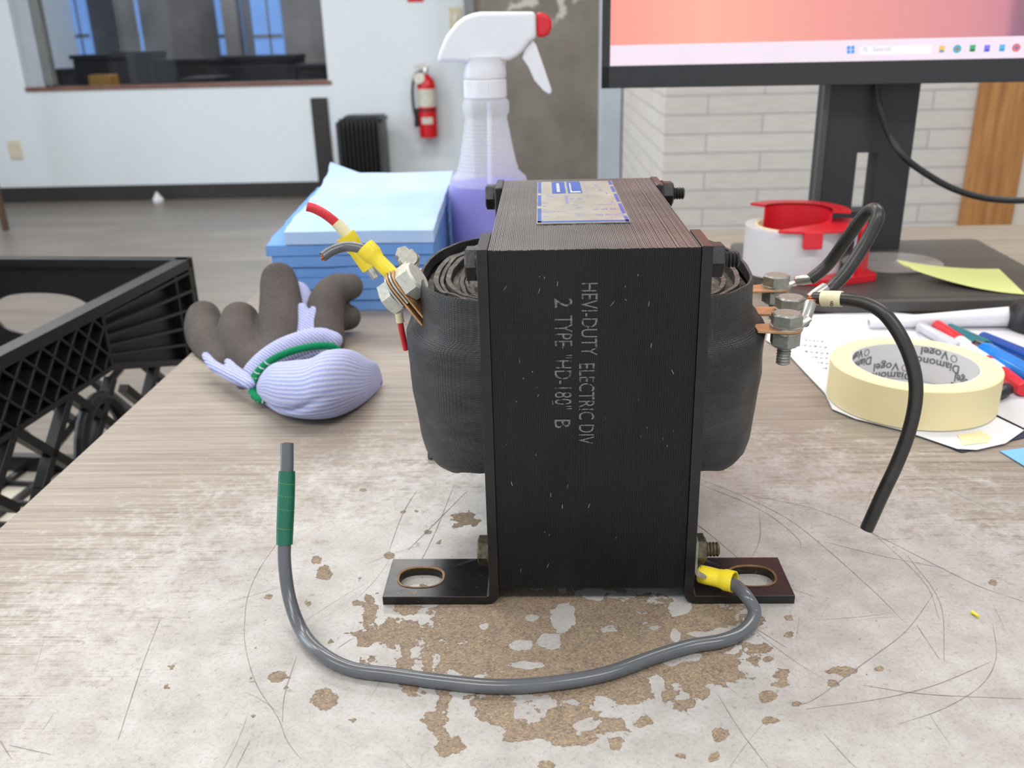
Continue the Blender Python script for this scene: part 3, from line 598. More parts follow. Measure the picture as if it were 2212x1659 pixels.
# coil: two lobes bulging out of the core window
YC=Y0+DP/2
def plan(side,pro,hl,z,n=40,ex=2.3,jit=0):
    pts=[]
    for j in range(n+1):
        a=-PI/2+PI*j/n; c,s=math.cos(a),math.sin(a)
        pts.append((X0+side*(W2-.002+pro*abs(c)**(2/ex)),YC+hl*math.copysign(abs(s)**(2/ex),s),z+(.0065*(1-c)*max(0,min(1,(.055-z)/.015)) if z>.02 else 0)+(.0035*max(0,s) if z>.11 else 0)+jit*noise.noise(Vector((j*.35,z*90,pro*200)))))
    return pts
def lobe(side):
    R=MB(); rings=[]
    #          z     protrusion half-length
    prof=[(.0395,.028,.044),(.0385,.033,.048),(.0390,.0375,.0505),(.0425,.0405,.0520),(.050,.0418,.0532),(.060,.0430,.0545),(.072,.0440,.0555),(.080,.0445,.0555),(.088,.0447,.0555),(.095,.0450,.0555),(.0995,.0452,.0555),(.1015,.0440,.0550),(.1035,.0405,.0545),(.1055,.0388,.0540),(.112,.0382,.0538),(.1225,.0380,.0538),(.1238,.0374,.0534),(.1236,.0362,.0526),(.119,.0360,.0524)]
    for z,p,h in prof:
        # cloth wraps: slight creases
        pp=p+.0007*noise.noise(Vector((side*3,z*160,1)))
        ring=plan(side,pp,h,z,jit=.0012 if .03<z<.118 else .0005)
        if side<0: ring=ring[::-1]
        rings.append([(x+side*.0009*noise.noise(Vector((x*80,y*60+z*55,z*130))),y,zz) for x,y,zz in ring])
    n=len(rings[0]); vs=[p for r in rings for p in r]; fs=[]
    for i in range(len(rings)-1):
        for j in range(n-1): fs.append((i*n+j,i*n+j+1,(i+1)*n+j+1,(i+1)*n+j))
        fs.append((i*n+n-1,i*n,(i+1)*n,(i+1)*n+n-1))
    fs.append(tuple(range(n)))
    R.addmesh(vs,fs); o=R.build('coil_lobe',M['coil'],T,smooth=60)
    # wound paper layers seen on the end of the coil
    E_=MB(); k=0
    pr=.0352
    while pr>.004:
        hl=.0525*(.35+.65*pr/.036); top=.1195+random.uniform(-.0045,.0016); th=random.uniform(.0012,.0026)
        a=plan(side,pr,hl,0); b=plan(side,max(pr-th,.001),hl-th,0); nn=len(a)
        jt=[top+.0010+.0030*max(0,math.sin(-PI/2+PI*j/(nn-1)))+.0016*noise.noise(Vector((j*.22,pr*300,side))) for j in range(nn)]
        vs=[(x,y,.108) for x,y,_ in a]+[(x,y,jt[j]) for j,(x,y,_) in enumerate(a)]+[(x,y,jt[j]-.0003) for j,(x,y,_) in enumerate(b)]+[(x,y,.108) for x,y,_ in b]
        fs=[]
        for i in range(3):
            for j in range(nn-1): fs.append((i*nn+j,i*nn+j+1,(i+1)*nn+j+1,(i+1)*nn+j))
        E_.addmesh(vs,fs); pr-=th+random.uniform(.0006,.0014)
    fl=plan(side,.036,.052,.1165); E_.addmesh(fl,[tuple(range(len(fl)))])
    E_.build('coil_end_layers',M['coilpaper'],o,smooth=50,recalc=False)
    # amber insulation tucked beside the core
    xx=X0+side*(W2+.0002)
    for z0,z1 in ((.104,.119),(.0460,.061)):
        MB().box(min(xx,xx+side*.0046),max(xx,xx+side*.0046),YC-.0580,YC-.0535,z0,z1).build('insulation_strip',M['amber'],T)
    # dark varnished paper skirt behind the bracket
    MB().box(min(xx,xx+side*.0016),max(xx,xx+side*.0016),YC-.0552,YC+.0552,.0440,.1215).build('insulation_sheet',M['coil'],T)
    return o
lobe(-1); lobe(1)
# orange flash on the rim of the left lobe
g=MB(); a=plan(-1,.0383,.0541,.1226); pass
# stencilled lettering on the front
st=MB(); yf=Y0-.00022
a0=at(1257,612,y=yf); 
put_text(st,'HEVI-DUTY',.0086,(.0138,yf,.1388),(0,0,-1),(1,0,0),length=.0280,bold=-.0)
put_text(st,'ELECTRIC DIV',.0086,(.0130,yf,.1076),(0,0,-1),(1,0,0),length=.0335)
put_text(st,'2',.0094,(.0040,yf,.1330),(0,0,-1),(1,0,0),length=.0036)
put_text(st,'TYPE',.0094,(.0040,yf,.1262),(0,0,-1),(1,0,0),length=.0120)
put_text(st,'"HD-180"',.0094,(.0038,yf,.1110),(0,0,-1),(1,0,0),length=.0222)
put_text(st,'B',.0090,(.0036,yf,.0848),(0,0,-1),(1,0,0),length=.0036)
st.v=[(v[0],v[1],v[2]) for v in st.v]
st.build('stencil_lettering',M['stencil'],T,smooth=0,recalc=False)
# small bright nicks in the lacquer
nk=MB(); random.seed(21)
for i in range(44):
    x=X0+random.uniform(-.034,.034); z=random.uniform(.012,.145); l=random.choice((.0003,.0005,.0007,.0018)); a=random.gauss(0,.5); ww=random.uniform(.00005,.00011)
    nk.addmesh([(x-ww,Y0-.00025,z),(x+ww,Y0-.00025,z),(x+ww+l*math.sin(a),Y0-.00025,z+l),(x-ww+l*math.sin(a),Y0-.00025,z+l)],[(0,1,2,3)])
for i in range(14):
    x=X0+random.uniform(-.03,.03); y=Y0+random.uniform(.004,.03)
    nk.addmesh([(x,y,HT+.0003),(x+.0003,y,HT+.0003),(x+.0003,y+.0004,HT+.0003),(x,y+.0004,HT+.0003)],[(0,1,2,3)])
nk.build('paint_nicks',M['plate'],T,smooth=0,recalc=False)['kind']='stuff'
# nameplate on top
zt=HT+.0003; c0=at(1163,484,z=zt); c1=at(1373,481,z=zt); c2=at(1312,392,z=zt); c3=at(1158,395,z=zt)
px0,px1=(c0.x+c3.x)/2,(c1.x+c2.x)/2; py0,py1=(c0.y+c1.y)/2,(c2.y+c3.y)/2; wpl,hpl=px1-px0,py1-py0
npl=MB().box(px0,px1,py0,py1,zt-.0001,zt+.0004).build('nameplate',M['plate'],T,smooth=0)
def NP(u,v): return px0+u*wpl,py0+v*hpl
def nbox(mb,u0,u1,v0,v1,z=.0005): 
    (xa,ya),(xb,yb)=NP(u0,v0),NP(u1,v1); mb.box(xa,xb,ya,yb,zt+.0003,zt+z)
b=MB(); nbox(b,0.01,.99,.012,.035); nbox(b,.01,.05,.012,.30); nbox(b,.01,.05,.36,.62); nbox(b,.01,.05,.68,.99)
for v0,v1 in ((.0,.11),(.17,.38),(.43,.62),(.68,.82),(.88,.99)): nbox(b,.95,.99,v0,v1)
nbox(b,.19,.36,.66,.985); nbox(b,.39,.57,.66,.985); b.build('blue_border',M['blue_print'],npl,smooth=0)
b=MB(); random.seed(9)
for (u,v,l,hh) in [(.07,.22,.14,.02),(.22,.22,.12,.02),(.08,.12,.05,.03),(.34,.40,.035,.2),(.07,.42,.06,.03),(.07,.34,.05,.02),(.12,.58,.12,.02),(.08,.62,.10,.012),(.40,.50,.05,.05),(.50,.50,.05,.04),(.42,.34,.07,.03),(.45,.30,.08,.02),(.43,.16,.09,.03),(.45,.12,.09,.02),(.66,.36,.22,.02),(.64,.25,.07,.04),(.74,.25,.07,.04),(.84,.25,.07,.04),(.66,.13,.08,.04),(.76,.13,.08,.04),(.86,.13,.07,.04),(.94,.12,.02,.05),(.86,.62,.02,.04),(.62,.55,.006,.42),(.75,.85,.05,.05),(.78,.72,.05,.05),(.88,.40,.02,.04)]:
    if l>.03 and hh<.06:
        k=max(2,int(l/.018))
        for q in range(k): nbox(b,u+q*l/k,u+q*l/k+l/k*.7,v,v+hh*random.uniform(.5,1),.00045)
    else: nbox(b,u,u+l,v,v+hh,.00045)
b.build('small_print',M['pale_print'],npl,smooth=0)
b=MB()
for u0,u1 in ((.25,.29),(.42,.44)):
    for q in range(5): nbox(b,u0,u1,.70+q*.05,.735+q*.05,.0006)
nbox(b,.42,.55,.675,.70,.0006)
b.build('reversed_print',M['white_print'],npl,smooth=0)

# --- right terminals
def stack_terminal(x,y,z,root,head=.0120,label=None):
    tb=MB(); tb.addmesh(*(lambda p:( [(a,b,z+dz) for dz in (-.0006,.0006) for a,b in p],[tuple(range(len(p)-1,-1,-1)),tuple(range(len(p),2*len(p)))]+[(i,(i+1)%len(p),(i+1)%len(p)+len(p),i+len(p)) for i in range(len(p))]))([(root[0],root[1]-.0045),(x-.004,y-.0062)]+[(x+.0070*math.cos(t),y+.0070*math.sin(t)) for t in [-PI/2+PI*j/10 for j in range(11)]]+[(x-.004,y+.0062),(root[0],root[1]+.0045)]))
    tb.build('terminal_tab',M['copper_tab'],T,bevel=.0002)
    b=MB(); b.lathe([(.0068,.0006),(.0070,.0016),(.0066,.0018)],32,Matrix.Translation((x,y,z))); hexhead(b,(x,y,z+.0018),(0,0,1),head,.0052,roll=.25+y*9)
    thread(b,(x,y,z-.0018),(0,0,-1),.0031,.0145); b.build('terminal_bolt',M['zinc'],T,smooth=30)
    b=MB(); hexhead(b,(x,y,z-.0012),(0,0,-1),head*.96,.0066,roll=.1+y*7); b.lathe([(.0064,-.0009),(.0064,-.0018)],24,Matrix.Translation((x,y,z))); b.build('terminal_nut',M['zinc'],T,smooth=30)
    return Vector((x,y,z))
R1=at(1698,709,y=.372); R2=at(1706,672,y=.403); R3=at(1676,622,y=.447)
stack_terminal(*R1,(at(1642,705,y=.372).x-.002,.372)); stack_terminal(*R2,(.088,.403)); stack_terminal(*R3,(.082,.440))
def tubepx(pts,n=12,k=8,rk=None):
    P=[at(a,b,y=c) for a,b,c,_ in pts]; return spline(P,k),spl1([d for *_,d in pts],k)
def lug(p0,p1,r,name='wire_lug',mt='tin',flatend=True):
    b=MB(); p0,p1=Vector(p0),Vector(p1); d=(p1-p0)
    b.tube([p0,p0+d*.25,p0+d*.3,p1],[r*.9,r*.95,r,r],14); return b.build(name,M[mt],T)
# ring tongues under the heads
for c,px in ((R1,(1742,690)),(R3,(1715,612))):
    b=MB(); e=at(*px,y=c.y+.004); 
    b.lathe([(.0069,.0006),(.0069,.0013)],28,Matrix.Translation(c)); b.tube([c+Vector((.0055,.001,.001)),Vector(((c.x+.0055+e.x)/2,(c.y+e.y)/2,c.z+.002)),e],[.003,.0026,.0026],10,flat=.6); b.build('ring_tongue',M['tin'],T)
lug(at(1736,700,y=.378),at(1750,655,y=.386),.0026)
lug(at(1722,606,y=.445),at(1755,602,y=.44),.0026)
lug(at(1748,646,y=.405),at(1782,622,y=.41),.0027)
b=MB(); 
for j in range(14):
    a=j*2.4; rr=.0022*math.sqrt(j/14); p=at(1746,648,y=.398)+Vector((0,rr*math.cos(a),rr*math.sin(a))); b.tube([p,p+Vector((.004,.0005,-.0008)),p+Vector((.009,.001,-.0005))],.00032,5)
b.build('copper_strands',M['copper'],T)
P,_=tubepx([(1752,603,.440,0),(1790,570,.44,0),(1830,515,.435,0),(1866,466,.430,0),(1888,452,.425,0),(1896,470,.42,0),(1872,520,.418,0),(1830,585,.414,0),(1800,618,.412,0),(1778,634,.41,0)])
MB().tube(P,.0031,14).build('lead_wire',M['dark_wire'],T,label='thick black wire bent up into a tall loop')
P,_=tubepx([(1756,645,.400,0),(1775,645,.398,0),(1820,646,.392,0),(1870,655,.386,0),(1912,680,.380,0),(1950,735,.374,0),(1974,800,.369,0),(1978,860,.366,0),(1964,930,.364,0),(1938,1000,.363,0),(1905,1070,.362,0),(1872,1143,.362,0)])
MB().tube(P,.0030,14).build('lead_wire',M['dark_wire'],T,label='long black wire curving down beside the masking tape roll')
def sleeve(pts,r,mat='cream',name='wire_marker'):
    b=MB(); b.tube(pts,r,16); return b.build(name,M[mat],T)
sleeve([at(1777,645,y=.398),at(1798,645,y=.395),at(1819,646,y=.3925)],.0036)
sl=MB(); c=at(1798,657,y=.3915); put_text(sl,'8',.0035,c+Vector((-.0012,-.0002,-.0009)),(1,0,0),(0,0,1)); sl.build('marker_print',M['ink'],T,smooth=0,recalc=False)

# --- left terminals
D1=Vector((.80,-.10,.58)).normalized()          # bolt axis
TL=at(868,622,y=.384)
tabd=Vector((-.55,0,.82)); tabd=(tabd-D1*tabd.dot(D1)).normalized(); sdd=D1.cross(tabd)
def slab(c,ax,tdir,length,wid,th,off=0,name='terminal_tab',mt='copper_tab',back=.0):
    sd=ax.cross(tdir); b=MB(); poly=[(-back,-wid/2)]+[(length*.55+wid/2*math.cos(t)*1.0,wid/2*math.sin(t)) for t in [-PI/2+PI*j/10 for j in range(11)]]+[(-back,wid/2)]
    b.loft([[tuple(c+tdir*u+sd*v+ax*(off+dz)) for u,v in poly] for dz in (-th/2,th/2)]); return b.build(name,M[mt],T,bevel=.0001)
for k,(of,mt,ln) in enumerate(((-.0022,'tin',.008),(-.0008,'copper_tab',.009),(.0006,'tin',.0085),(.0019,'copper_tab',.0075))):
    slab(TL-tabd*.004,D1,tabd,ln*1.15,.0155,.0009,of,back=.0135 if mt=='copper_tab' else .002,name='terminal_tab' if mt=='copper_tab' else 'ring_tongue',mt=mt)
b=MB(); hexhead(b,TL+D1*.0026,D1,.0142,.0072,roll=.35); thread(b,TL-D1*.001,-D1,.0034,.0040); b.build('terminal_nut',M['zinc_light'],T,smooth=30)
b=MB(); hexhead(b,TL-D1*.0032-tabd*.001,-D1,.0142,.0060,roll=.2); b.build('terminal_bolt',M['zinc_light'],T,smooth=30)
for (a,bb,y_,s_) in ((884,566,.430,.8),(872,553,.44,.62)):
    b=MB(); c=at(a,bb,y=y_); hexhead(b,c,Vector((.1,-.75,.6)),.0115*s_,.006*s_,roll=.2); b.lathe([(.0062*s_,-.001),(.0062*s_,0)],20,axisM(c,Vector((.1,-.75,.6)))); b.build('terminal_bolt',M['zinc'],T,smooth=30)
b=MB(); p=at(900,585,y=.436); b.box(p.x-.016,-.046,p.y-.004,p.y+.008,p.z-.002,p.z-.0008); b.build('terminal_tab',M['copper_tab'],T)
def fork(P0,P1,P2,r0,r1,name='yellow_sleeve'):
    """vinyl sleeve from narrow end P0 to flared open mouth P2"""
    P0,P2=Vector(P0),Vector(P2); d=(P2-P0).normalized(); M_=axisM(P0,d); L=(P2-P0).length; b=MB()
    prof=[(r0*.6,0),(r0,.0006),(r0*1.02,L*.30),(r0*1.0,L*.55),(r1*.9,L*.68),(r1,L*.74),(r1,L),(r1*.86,L),(r1*.84,L*.72),(r0*.5,L*.66)]
    b.lathe(prof,28,M_); return b.build(name,M['yellow'],T,smooth=40)
fork(at(852,598,y=.386),0,at(788,534,y=.390),.0033,.0046)
fork(at(798,582,y=.412),0,at(746,508,y=.412),.0034,.0047)
lug(at(850,596,y=.386),TL+tabd*.006-D1*.001,.0018)
lug(at(812,600,y=.410),at(790,565,y=.412),.0022)
P,_=tubepx([(818,564,.389,0),(797,545,.390,0),(772,535,.391,0),(745,533,.391,0),(718,541,.388,0),(697,555,.385,0)])
MB().tube(P,.0023,12).build('lead_wire',M['grey_wire'],T,label='short grey wire stub out of the yellow sleeve')
b=MB(); e=P[-1]; d=(P[-1]-P[-2]).normalized()
for j in range(7):
    a=j*1.1; q=e+Vector((0,math.cos(a),math.sin(a)))*(.0011 if j else 0); b.tube([q-d*.001,q+d*.0006],.0005,6)
b.build('copper_strands',M['copper'],T)
P,_=tubepx([(775,545,.412,0),(750,512,.412,0),(730,486,.412,0),(705,465,.411,0),(680,451,.410,0),(663,446,.409,0)])
MB().tube(P,.0022,12).build('lead_wire',M['red_wire'],T,label='short red wire stub rising to the left')
sleeve([at(750,508,y=.412),at(739,494,y=.412),at(726,480,y=.412)],.0027)
P,_=tubepx([(858,650,.40,0),(862,680,.40,0),(868,715,.40,0),(877,755,.402,0)])
MB().tube(P,.0014,10).build('lead_wire',M['red_wire'],T,label='thin red wire hanging down beside the coil')
sleeve([at(861,672,y=.40),at(865,696,y=.40)],.0019)
# --- ground wire
b=MB(); nx_=X0+W2+.0042; pp=spline([(nx_+.0006,0,.0285),(nx_+.0006,0,.018),(nx_+.0009,0,.0140),(nx_+.0022,0,.0122),(nx_+.0050,0,.0116)],5)
rg=[]
for i,p in enumerate(pp):
    tt=(pp[min(i+1,len(pp)-1)]-pp[max(i-1,0)]).normalized(); nn=Vector((-tt.z,0,tt.x))*.00055
    rg.append([(p.x+nn.x,Y0+.001,p.z+nn.z),(p.x-nn.x,Y0+.001,p.z-nn.z),(p.x-nn.x,Y0+.013,p.z-nn.z),(p.x+nn.x,Y0+.013,p.z+nn.z)])
b.loft(rg); b.tube([(nx_+.0035,Y0+.007,.0118),(nx_+.006,Y0+.007,.0118),at(1507,1239,y=.327)],[.0022,.0024,.0024],14)
b.build('ring_tongue',M['tin'],T)
fork(at(1510,1239,y=.327),0,at(1586,1257,y=.3185),.0038,.0045)
gr=.0027
pts=[at(1560,1252,y=.321),at(1590,1266,y=.316),at(1615,1292,y=.309),at(1630,1325,z=gr+.0022),at(1608,1362,z=gr),at(1560,1384,z=gr),at(1490,1396,z=gr),at(1410,1420,z=gr),at(1310,1455,z=gr),at(1200,1475,z=gr),at(1080,1483,z=gr),at(960,1473,z=gr),at(850,1458,z=gr),at(760,1445,z=gr),at(695,1412,z=gr+.001),at(652,1363,z=gr+.0015),at(626,1295,z=.012),at(615,1220,y=.313),at(615,1160,y=.318),at(618,1080,y=.324),at(620,1010,y=.329),at(620,958,y=.334)]
P=spline(pts,8); rr=[gr]*len(P)
MB().tube(P,gr,16).build('ground_wire',M['grey_wire'],T)
i0,i1=17*8+6,20*8; seg=P[i0:i1]
MB().tube(seg,[gr*1.22+.00022*math.sin(PI*k/len(seg)) for k in range(len(seg))],18).build('tape_wrap',M['green_tape'],T,label='green tape wrapped round the grey wire')
b=MB()
for k in (4,8,11,14):
    q=seg[k]; d=(seg[k+1]-seg[k-1]).normalized(); Mq=axisM(q,d+Vector((.12,0,.0)).normalized()*.1); b.lathe([(gr*1.305,-.00007),(gr*1.305,.00007)],18,Mq,False,False)
b.build('tape_edges',M['tape_line'],T)
b=MB(); e=P[-1]; d=(P[-1]-P[-2]).normalized(); sx=Vector((1,0,0)); sy=d.cross(sx)
for j in range(12):
    a=j*2.4; rq=.0017*math.sqrt(j/12); q=e+sx*rq*math.cos(a)+sy*rq*math.sin(a); b.tube([q-d*.001,q+d*.0004],.0004,6)
b.build('copper_strands',M['copper'],T)

# ------------------------------------------------------------ milk crate on a low stool, left of the desk
CA=at(415,555,z=0); ca=math.radians(-5.3); CLX,CLY,CZ=.36,.40,.27
Mc=Matrix.Translation(CA)@Matrix.Rotation(ca,4,'Z')
cc=Mc@Vector((-CLX/2,-CLY/2,-CZ))
crate=thing('milk_crate',cc,'black plastic milk crate with ribbed and latticed sides beside the left desk edge','crate')
def dbars(mb,a0,a1,b0,b1,sp,wd,c0,c1,fn,off=0):
    """diagonal bars clipped to a rectangle in (a,b); fn maps (a,b,c) to 3D"""
    for sg in (1,-1):
        k=-2.
        lo=min(b0-sg*a0,b0-sg*a1); hi=max(b1-sg*a0,b1-sg*a1); q=lo+sp/2+off
        while q<hi:
            pts=[]
            for a in (a0,a1):
                b=sg*a+q
                if b0<=b<=b1: pts.append((a,b))
            for b in (b0,b1):
                a=(b-q)/sg
                if a0<a<a1: pts.append((a,b))
            if len(pts)>=2:
                (xa,ya),(xb,yb)=pts[0],pts[1]; L=math.hypot(xb-xa,yb-ya)
                if L>.004:
                    nx_,ny_=-(yb-ya)/L*wd/2,(xb-xa)/L*wd/2; P=[(xa+nx_,ya+ny_),(xb+nx_,yb+ny_),(xb-nx_,yb-ny_),(xa-nx_,ya-ny_)]
                    mb.loft([[fn(a,b,c) for a,b in P] for c in (c0,c1)],M=Mc)
            q+=sp
def side_wall(xs,sgn,name):
    fn=lambda a,b,c:(xs-sgn*c,a,b)
    b=MB(); bx=lambda a0,a1,b0,b1,c0,c1:b.box(*sorted((xs-sgn*c0,xs-sgn*c1)),a0,a1,b0,b1,Mc)
    bx(-CLY,0,-.011,0,0,.016)
    def quad(P,c0,c1): b.loft([[fn(a,q,c) for a,q in P] for c in (c0,c1)],M=Mc)
    quad([(-CLY,-.011),(-CLY,-.060),(-.187,-.060),(0,-.122),(0,-.011)],.010,.013)
    for k in range(6): 
        t=k/5; za=-.014-.106*t; zb=-.012-.046*t; quad([(0,za),(0,za-.003),(-.187,zb-.003),(-.187,zb)],0,.012)
    bx(-.012,0,-CZ,0,0,.014); bx(-CLY,-CLY+.012,-CZ,0,0,.014); bx(-.189,-.185,-.060,-.011,0,.012); bx(-.045,-.042,-.106,-.011,0,.012)
    dbars(b,-CLY,-.187,-.060,-.011,.026,.0024,0,.012,fn)
    quad([(-CLY,-.060),(-CLY,-.065),(-.187,-.065),(0,-.127),(0,-.122),(-.187,-.060)],0,.013)
    bx(-CLY,0,-CZ,-CZ+.02,0,.013)
    dbars(b,-CLY,-.0,-CZ+.02,-.124,.078,.008,0,.010,fn,.012)
    dbars(b,-CLY,-.187,-.124,-.064,.078,.008,0,.010,fn,.012)
    dbars(b,-.187,-.09,-.124,-.09,.078,.008,0,.010,fn,.012)
    arc=[Mc@Vector((xs-sgn*.006,-.215+.040*math.cos(t),-.150+.066*math.sin(t))) for t in [PI*j/14 for j in range(15)]]
    b.tube(arc,.007,8); return b.build(name,M['crate'],crate,smooth=0,bevel=.0006)
side_wall(0,1,'side_wall'); side_wall(-CLX,-1,'side_wall')
def end_wall(ys,sgn):
    fn=lambda a,b,c:(a,ys-sgn*c,b); b=MB(); q=MB()
    foot_plate(q,-CLX,0,-.125,-.0,.002,.006,-CLX*.5-.01,-.068,.062,.026)
    Mm=Mc@Matrix(((1,0,0,0),(0,0,-sgn,ys),(0,1,0,0),(0,0,0,1)))
    b.addmesh(q.v,q.f,Mm)
    bx=lambda a0,a1,b0,b1,c0,c1:b.box(a0,a1,*sorted((ys-sgn*c0,ys-sgn*c1)),b0,b1,Mc)
    bx(-CLX,0,-.009,0,0,.014); bx(-CLX,0,-CZ,-CZ+.02,0,.013)
    dbars(b,-CLX,0,-CZ+.02,-.125,.09,.008,0,.010,fn)
    return b.build('end_wall',M['crate'],crate,smooth=0,bevel=.0006)
end_wall(0,1); end_wall(-CLY,-1)
b=MB(); 
for k in range(9): b.box(-CLX,0,-CLY*k/8.5-.004,-CLY*k/8.5+.004-.004,-CZ,-CZ+.006,Mc); b.box(-CLX*k/8.5-.008,-CLX*k/8.5,-CLY,0,-CZ,-CZ+.006,Mc)
b.build('base_grid',M['crate'],crate,smooth=0)
st_=thing('side_stool',(cc.x,cc.y,FL),'low beige topped stool under the black milk crate','stool')
MB().box(-CLX-.0,.0,-CLY-.0,.0,-CZ-.03,-CZ-.0005,Mc).build('seat',M['tabletop'],st_,smooth=0,bevel=.003)
for a in (-CLX+.03,-.03):
    for c in (-CLY+.03,-.03):
        p=Mc@Vector((a,c,0)); MB().tube([(p.x,p.y,FL),(p.x,p.y,-CZ-.03)],.014,12).build('leg',M['heater'],st_)

# ------------------------------------------------------------ blue wipers
random.seed(4)
def sheet_mesh(x0,x1,y0,y1,z0,z1,slope,seed,nx=26,ny=16,amp=.0012,bulge=0.0,corner=0):
    top=[];bot=[]
    vs=[];fs=[]
    for lay in (0,1):
        for j in range(ny+1):
            for i in range(nx+1):
                u,v=i/nx,j/ny
                x=x0+(x1-x0)*u; y=y0+(y1-y0)*v
                if i in (0,nx): x+=.0022*noise.noise(Vector((y*60,seed*3.1,lay*.3)))*(1 if i==0 else .3)
                if j in (0,ny): y+=.0015*noise.noise(Vector((x*35,seed*7.7,lay*.3)))
                e=min(1,min(u,1-u)*14,min(v,1-v)*14); e=1-(1-e)**2
                z=z0+slope*(y-y0) if lay==0 else z0+slope*(y-y0)+(z1-z0)*(.93+.07*e)+amp*noise.noise(Vector((x*16,y*16,seed)))
                if lay==1:
                    z+=bulge*noise.noise(Vector((x*9+3,y*7,seed*2)))*e
                    if corner: z+=corner*max(0,(v-.72)/.28)**2*max(0,1-u*4.2)
                vs.append((x,y,z))
    n=(nx+1)*(ny+1); idx=lambda i,j,l:l*n+j*(nx+1)+i
    for j in range(ny):
        for i in range(nx):
            fs.append((idx(i,j,1),idx(i+1,j,1),idx(i+1,j+1,1),idx(i,j+1,1))); fs.append((idx(i,j,0),idx(i,j+1,0),idx(i+1,j+1,0),idx(i+1,j,0)))
    for i in range(nx): fs.append((idx(i,0,0),idx(i+1,0,0),idx(i+1,0,1),idx(i,0,1))); fs.append((idx(i,ny,0),idx(i,ny,1),idx(i+1,ny,1),idx(i+1,ny,0)))
    for j in range(ny): fs.append((idx(0,j,0),idx(0,j,1),idx(0,j+1,1),idx(0,j+1,0))); fs.append((idx(nx,j,0),idx(nx,j+1,0),idx(nx,j+1,1),idx(nx,j,1)))
    return vs,fs
NS=6; zt_=.0003; 
for k in range(NS):
    th=.0099; y0=.757-(.0015 if k%3 else 0)+random.uniform(-.001,.001); x0=-.2315+random.uniform(-.002,.002)+(.003 if k<2 else 0)-(.006 if k==NS-1 else 0)
    vs,fs=sheet_mesh(x0,-.094,y0,.955,zt_,zt_+th*.985,0.018*k,k,amp=.00015)
    place=['folded blue wiper, lowest of the tall stack beside the spray bottle']+['folded blue wiper, %s from the bottom of the tall stack'%w for w in ('second','third','fourth','fifth')]+['folded blue wiper directly under the pale top wiper']
    o=MB().addmesh(vs,fs).build('folded_wiper',M['towel'],None,smooth=50)
    tag(o,place[k],'wipe','blue wipers in the stack'); zt_+=th
vs,fs=sheet_mesh(-.2215,-.093,.755,.956,zt_,zt_+.0115,.10,31,nx=40,ny=26,amp=.0012,bulge=.003,corner=.012)
tag(MB().addmesh(vs,fs).build('folded_wiper',M['towel_top'],None,smooth=60),'pale blue folded wiper on top of the stack with a raised back corner','wipe')

# ------------------------------------------------------------ spray bottle
SX,SY=-.0522,.88
bt=thing('spray_bottle',(SX,SY,0),'white trigger spray bottle half full of purple cleaner, standing beside blue wipers','bottle')
Ms=Matrix.Translation((SX,SY,0))
LV=.0895
body=[(.001,.0005),(.033,.0005),(.0368,.003),(.038,.008),(.038,.085),(.0378,.0905),(.0362,.0955),(.0318,.0992),(.0300,.101)]
rib=[]; 
for k in range(13):
    z=.1025+k*.0034; t=k/12; r=.0287-(.0287-.0203)*t**.8
    rib+=[(r,z),(r+.0005,z+.0010),(r+.0005,z+.0022),(r,z+.0030)]
up=[(.0197,.1485),(.0200,.152),(.0216,.1545),(.0222,.159),(.0218,.1648),(.0200,.167),(.018,.1675)]
MB().lathe(body+rib+up,64,Ms).build('bottle_body',M['bottle'],bt,smooth=40)
MB().lathe([(.001,.002),(.035,.002),(.0362,.005),(.0368,.009),(.0368,LV),(.001,LV)],48,Ms).build('purple_liquid',M['liquid'],bt,smooth=40)
b=MB(); prof=[(.0185,.1678),(.0195,.169),(.0195,.1835),(.0186,.1848),(.012,.1848)]
rings=[]
for r,z in prof: rings.append([((r+(.0004 if j%2 and .168<z<.184 else 0))*math.cos(2*PI*j/96),(r+(.0004 if j%2 and .168<z<.184 else 0))*math.sin(2*PI*j/96),z) for j in range(96)])
b.loft(rings,M=Ms); b.build('screw_collar',M['bottle_w'],bt,smooth=25)
def zp(a,b_): 
    p=at(620+a*.3255,b_*.3255,y=SY); return (p.x,p.z)
def extr(poly,hw,mat,name,bev,inset=None,seg=3):
    b=MB(); b.loft([[(x,SY+s*hw,z) for x,z in poly] for s in (-1,1)]); return b.build(name,mat,bt,smooth=50,bevel=bev,seg=seg)
MB().loft([[(x_,y_,z_) for x_,y_,z_ in [(SX+r*math.cos(2*PI*j/24)*1.08+dx,SY+r*math.sin(2*PI*j/24),z) for j in range(24)]] for r,z,dx in ((.0178,.1852,.0),(.0185,.188,0),(.0178,.194,.0005),(.0175,.2015,.001),(.0185,.204,.001))]).build('trigger_neck',M['bottle_w'],bt,smooth=50)
head=[zp(*q) for q in [(1000,412),(1022,330),(1062,238),(1130,150),(1180,112),(1235,90),(1290,80),(1650,78),(1656,252),(1615,275),(1580,320),(1560,345),(1525,375),(1480,400),(1300,405),(1200,415),(1100,408)]]
extr(head,.0128,M['bottle_w'],'trigger_head',.0038,seg=4)
nz=[zp(*q) for q in [(1655,80),(1700,86),(1735,104),(1756,140),(1756,190),(1738,228),(1715,244),(1658,250)]]
extr(nz,.0105,M['red_plastic'],'nozzle',.003)
tr_=[zp(*q) for q in [(1560,385),(1575,330),(1630,262),(1655,300),(1690,400),(1758,600),(1750,622),(1735,622),(1700,600),(1640,530),(1600,440)]]
extr(tr_,.0075,M['bottle_w'],'trigger',.0025)
MB().tube([(SX,SY,.003),(SX+.004,SY,.19)],.0022,8).build('dip_tube',M['bottle_w'],bt)

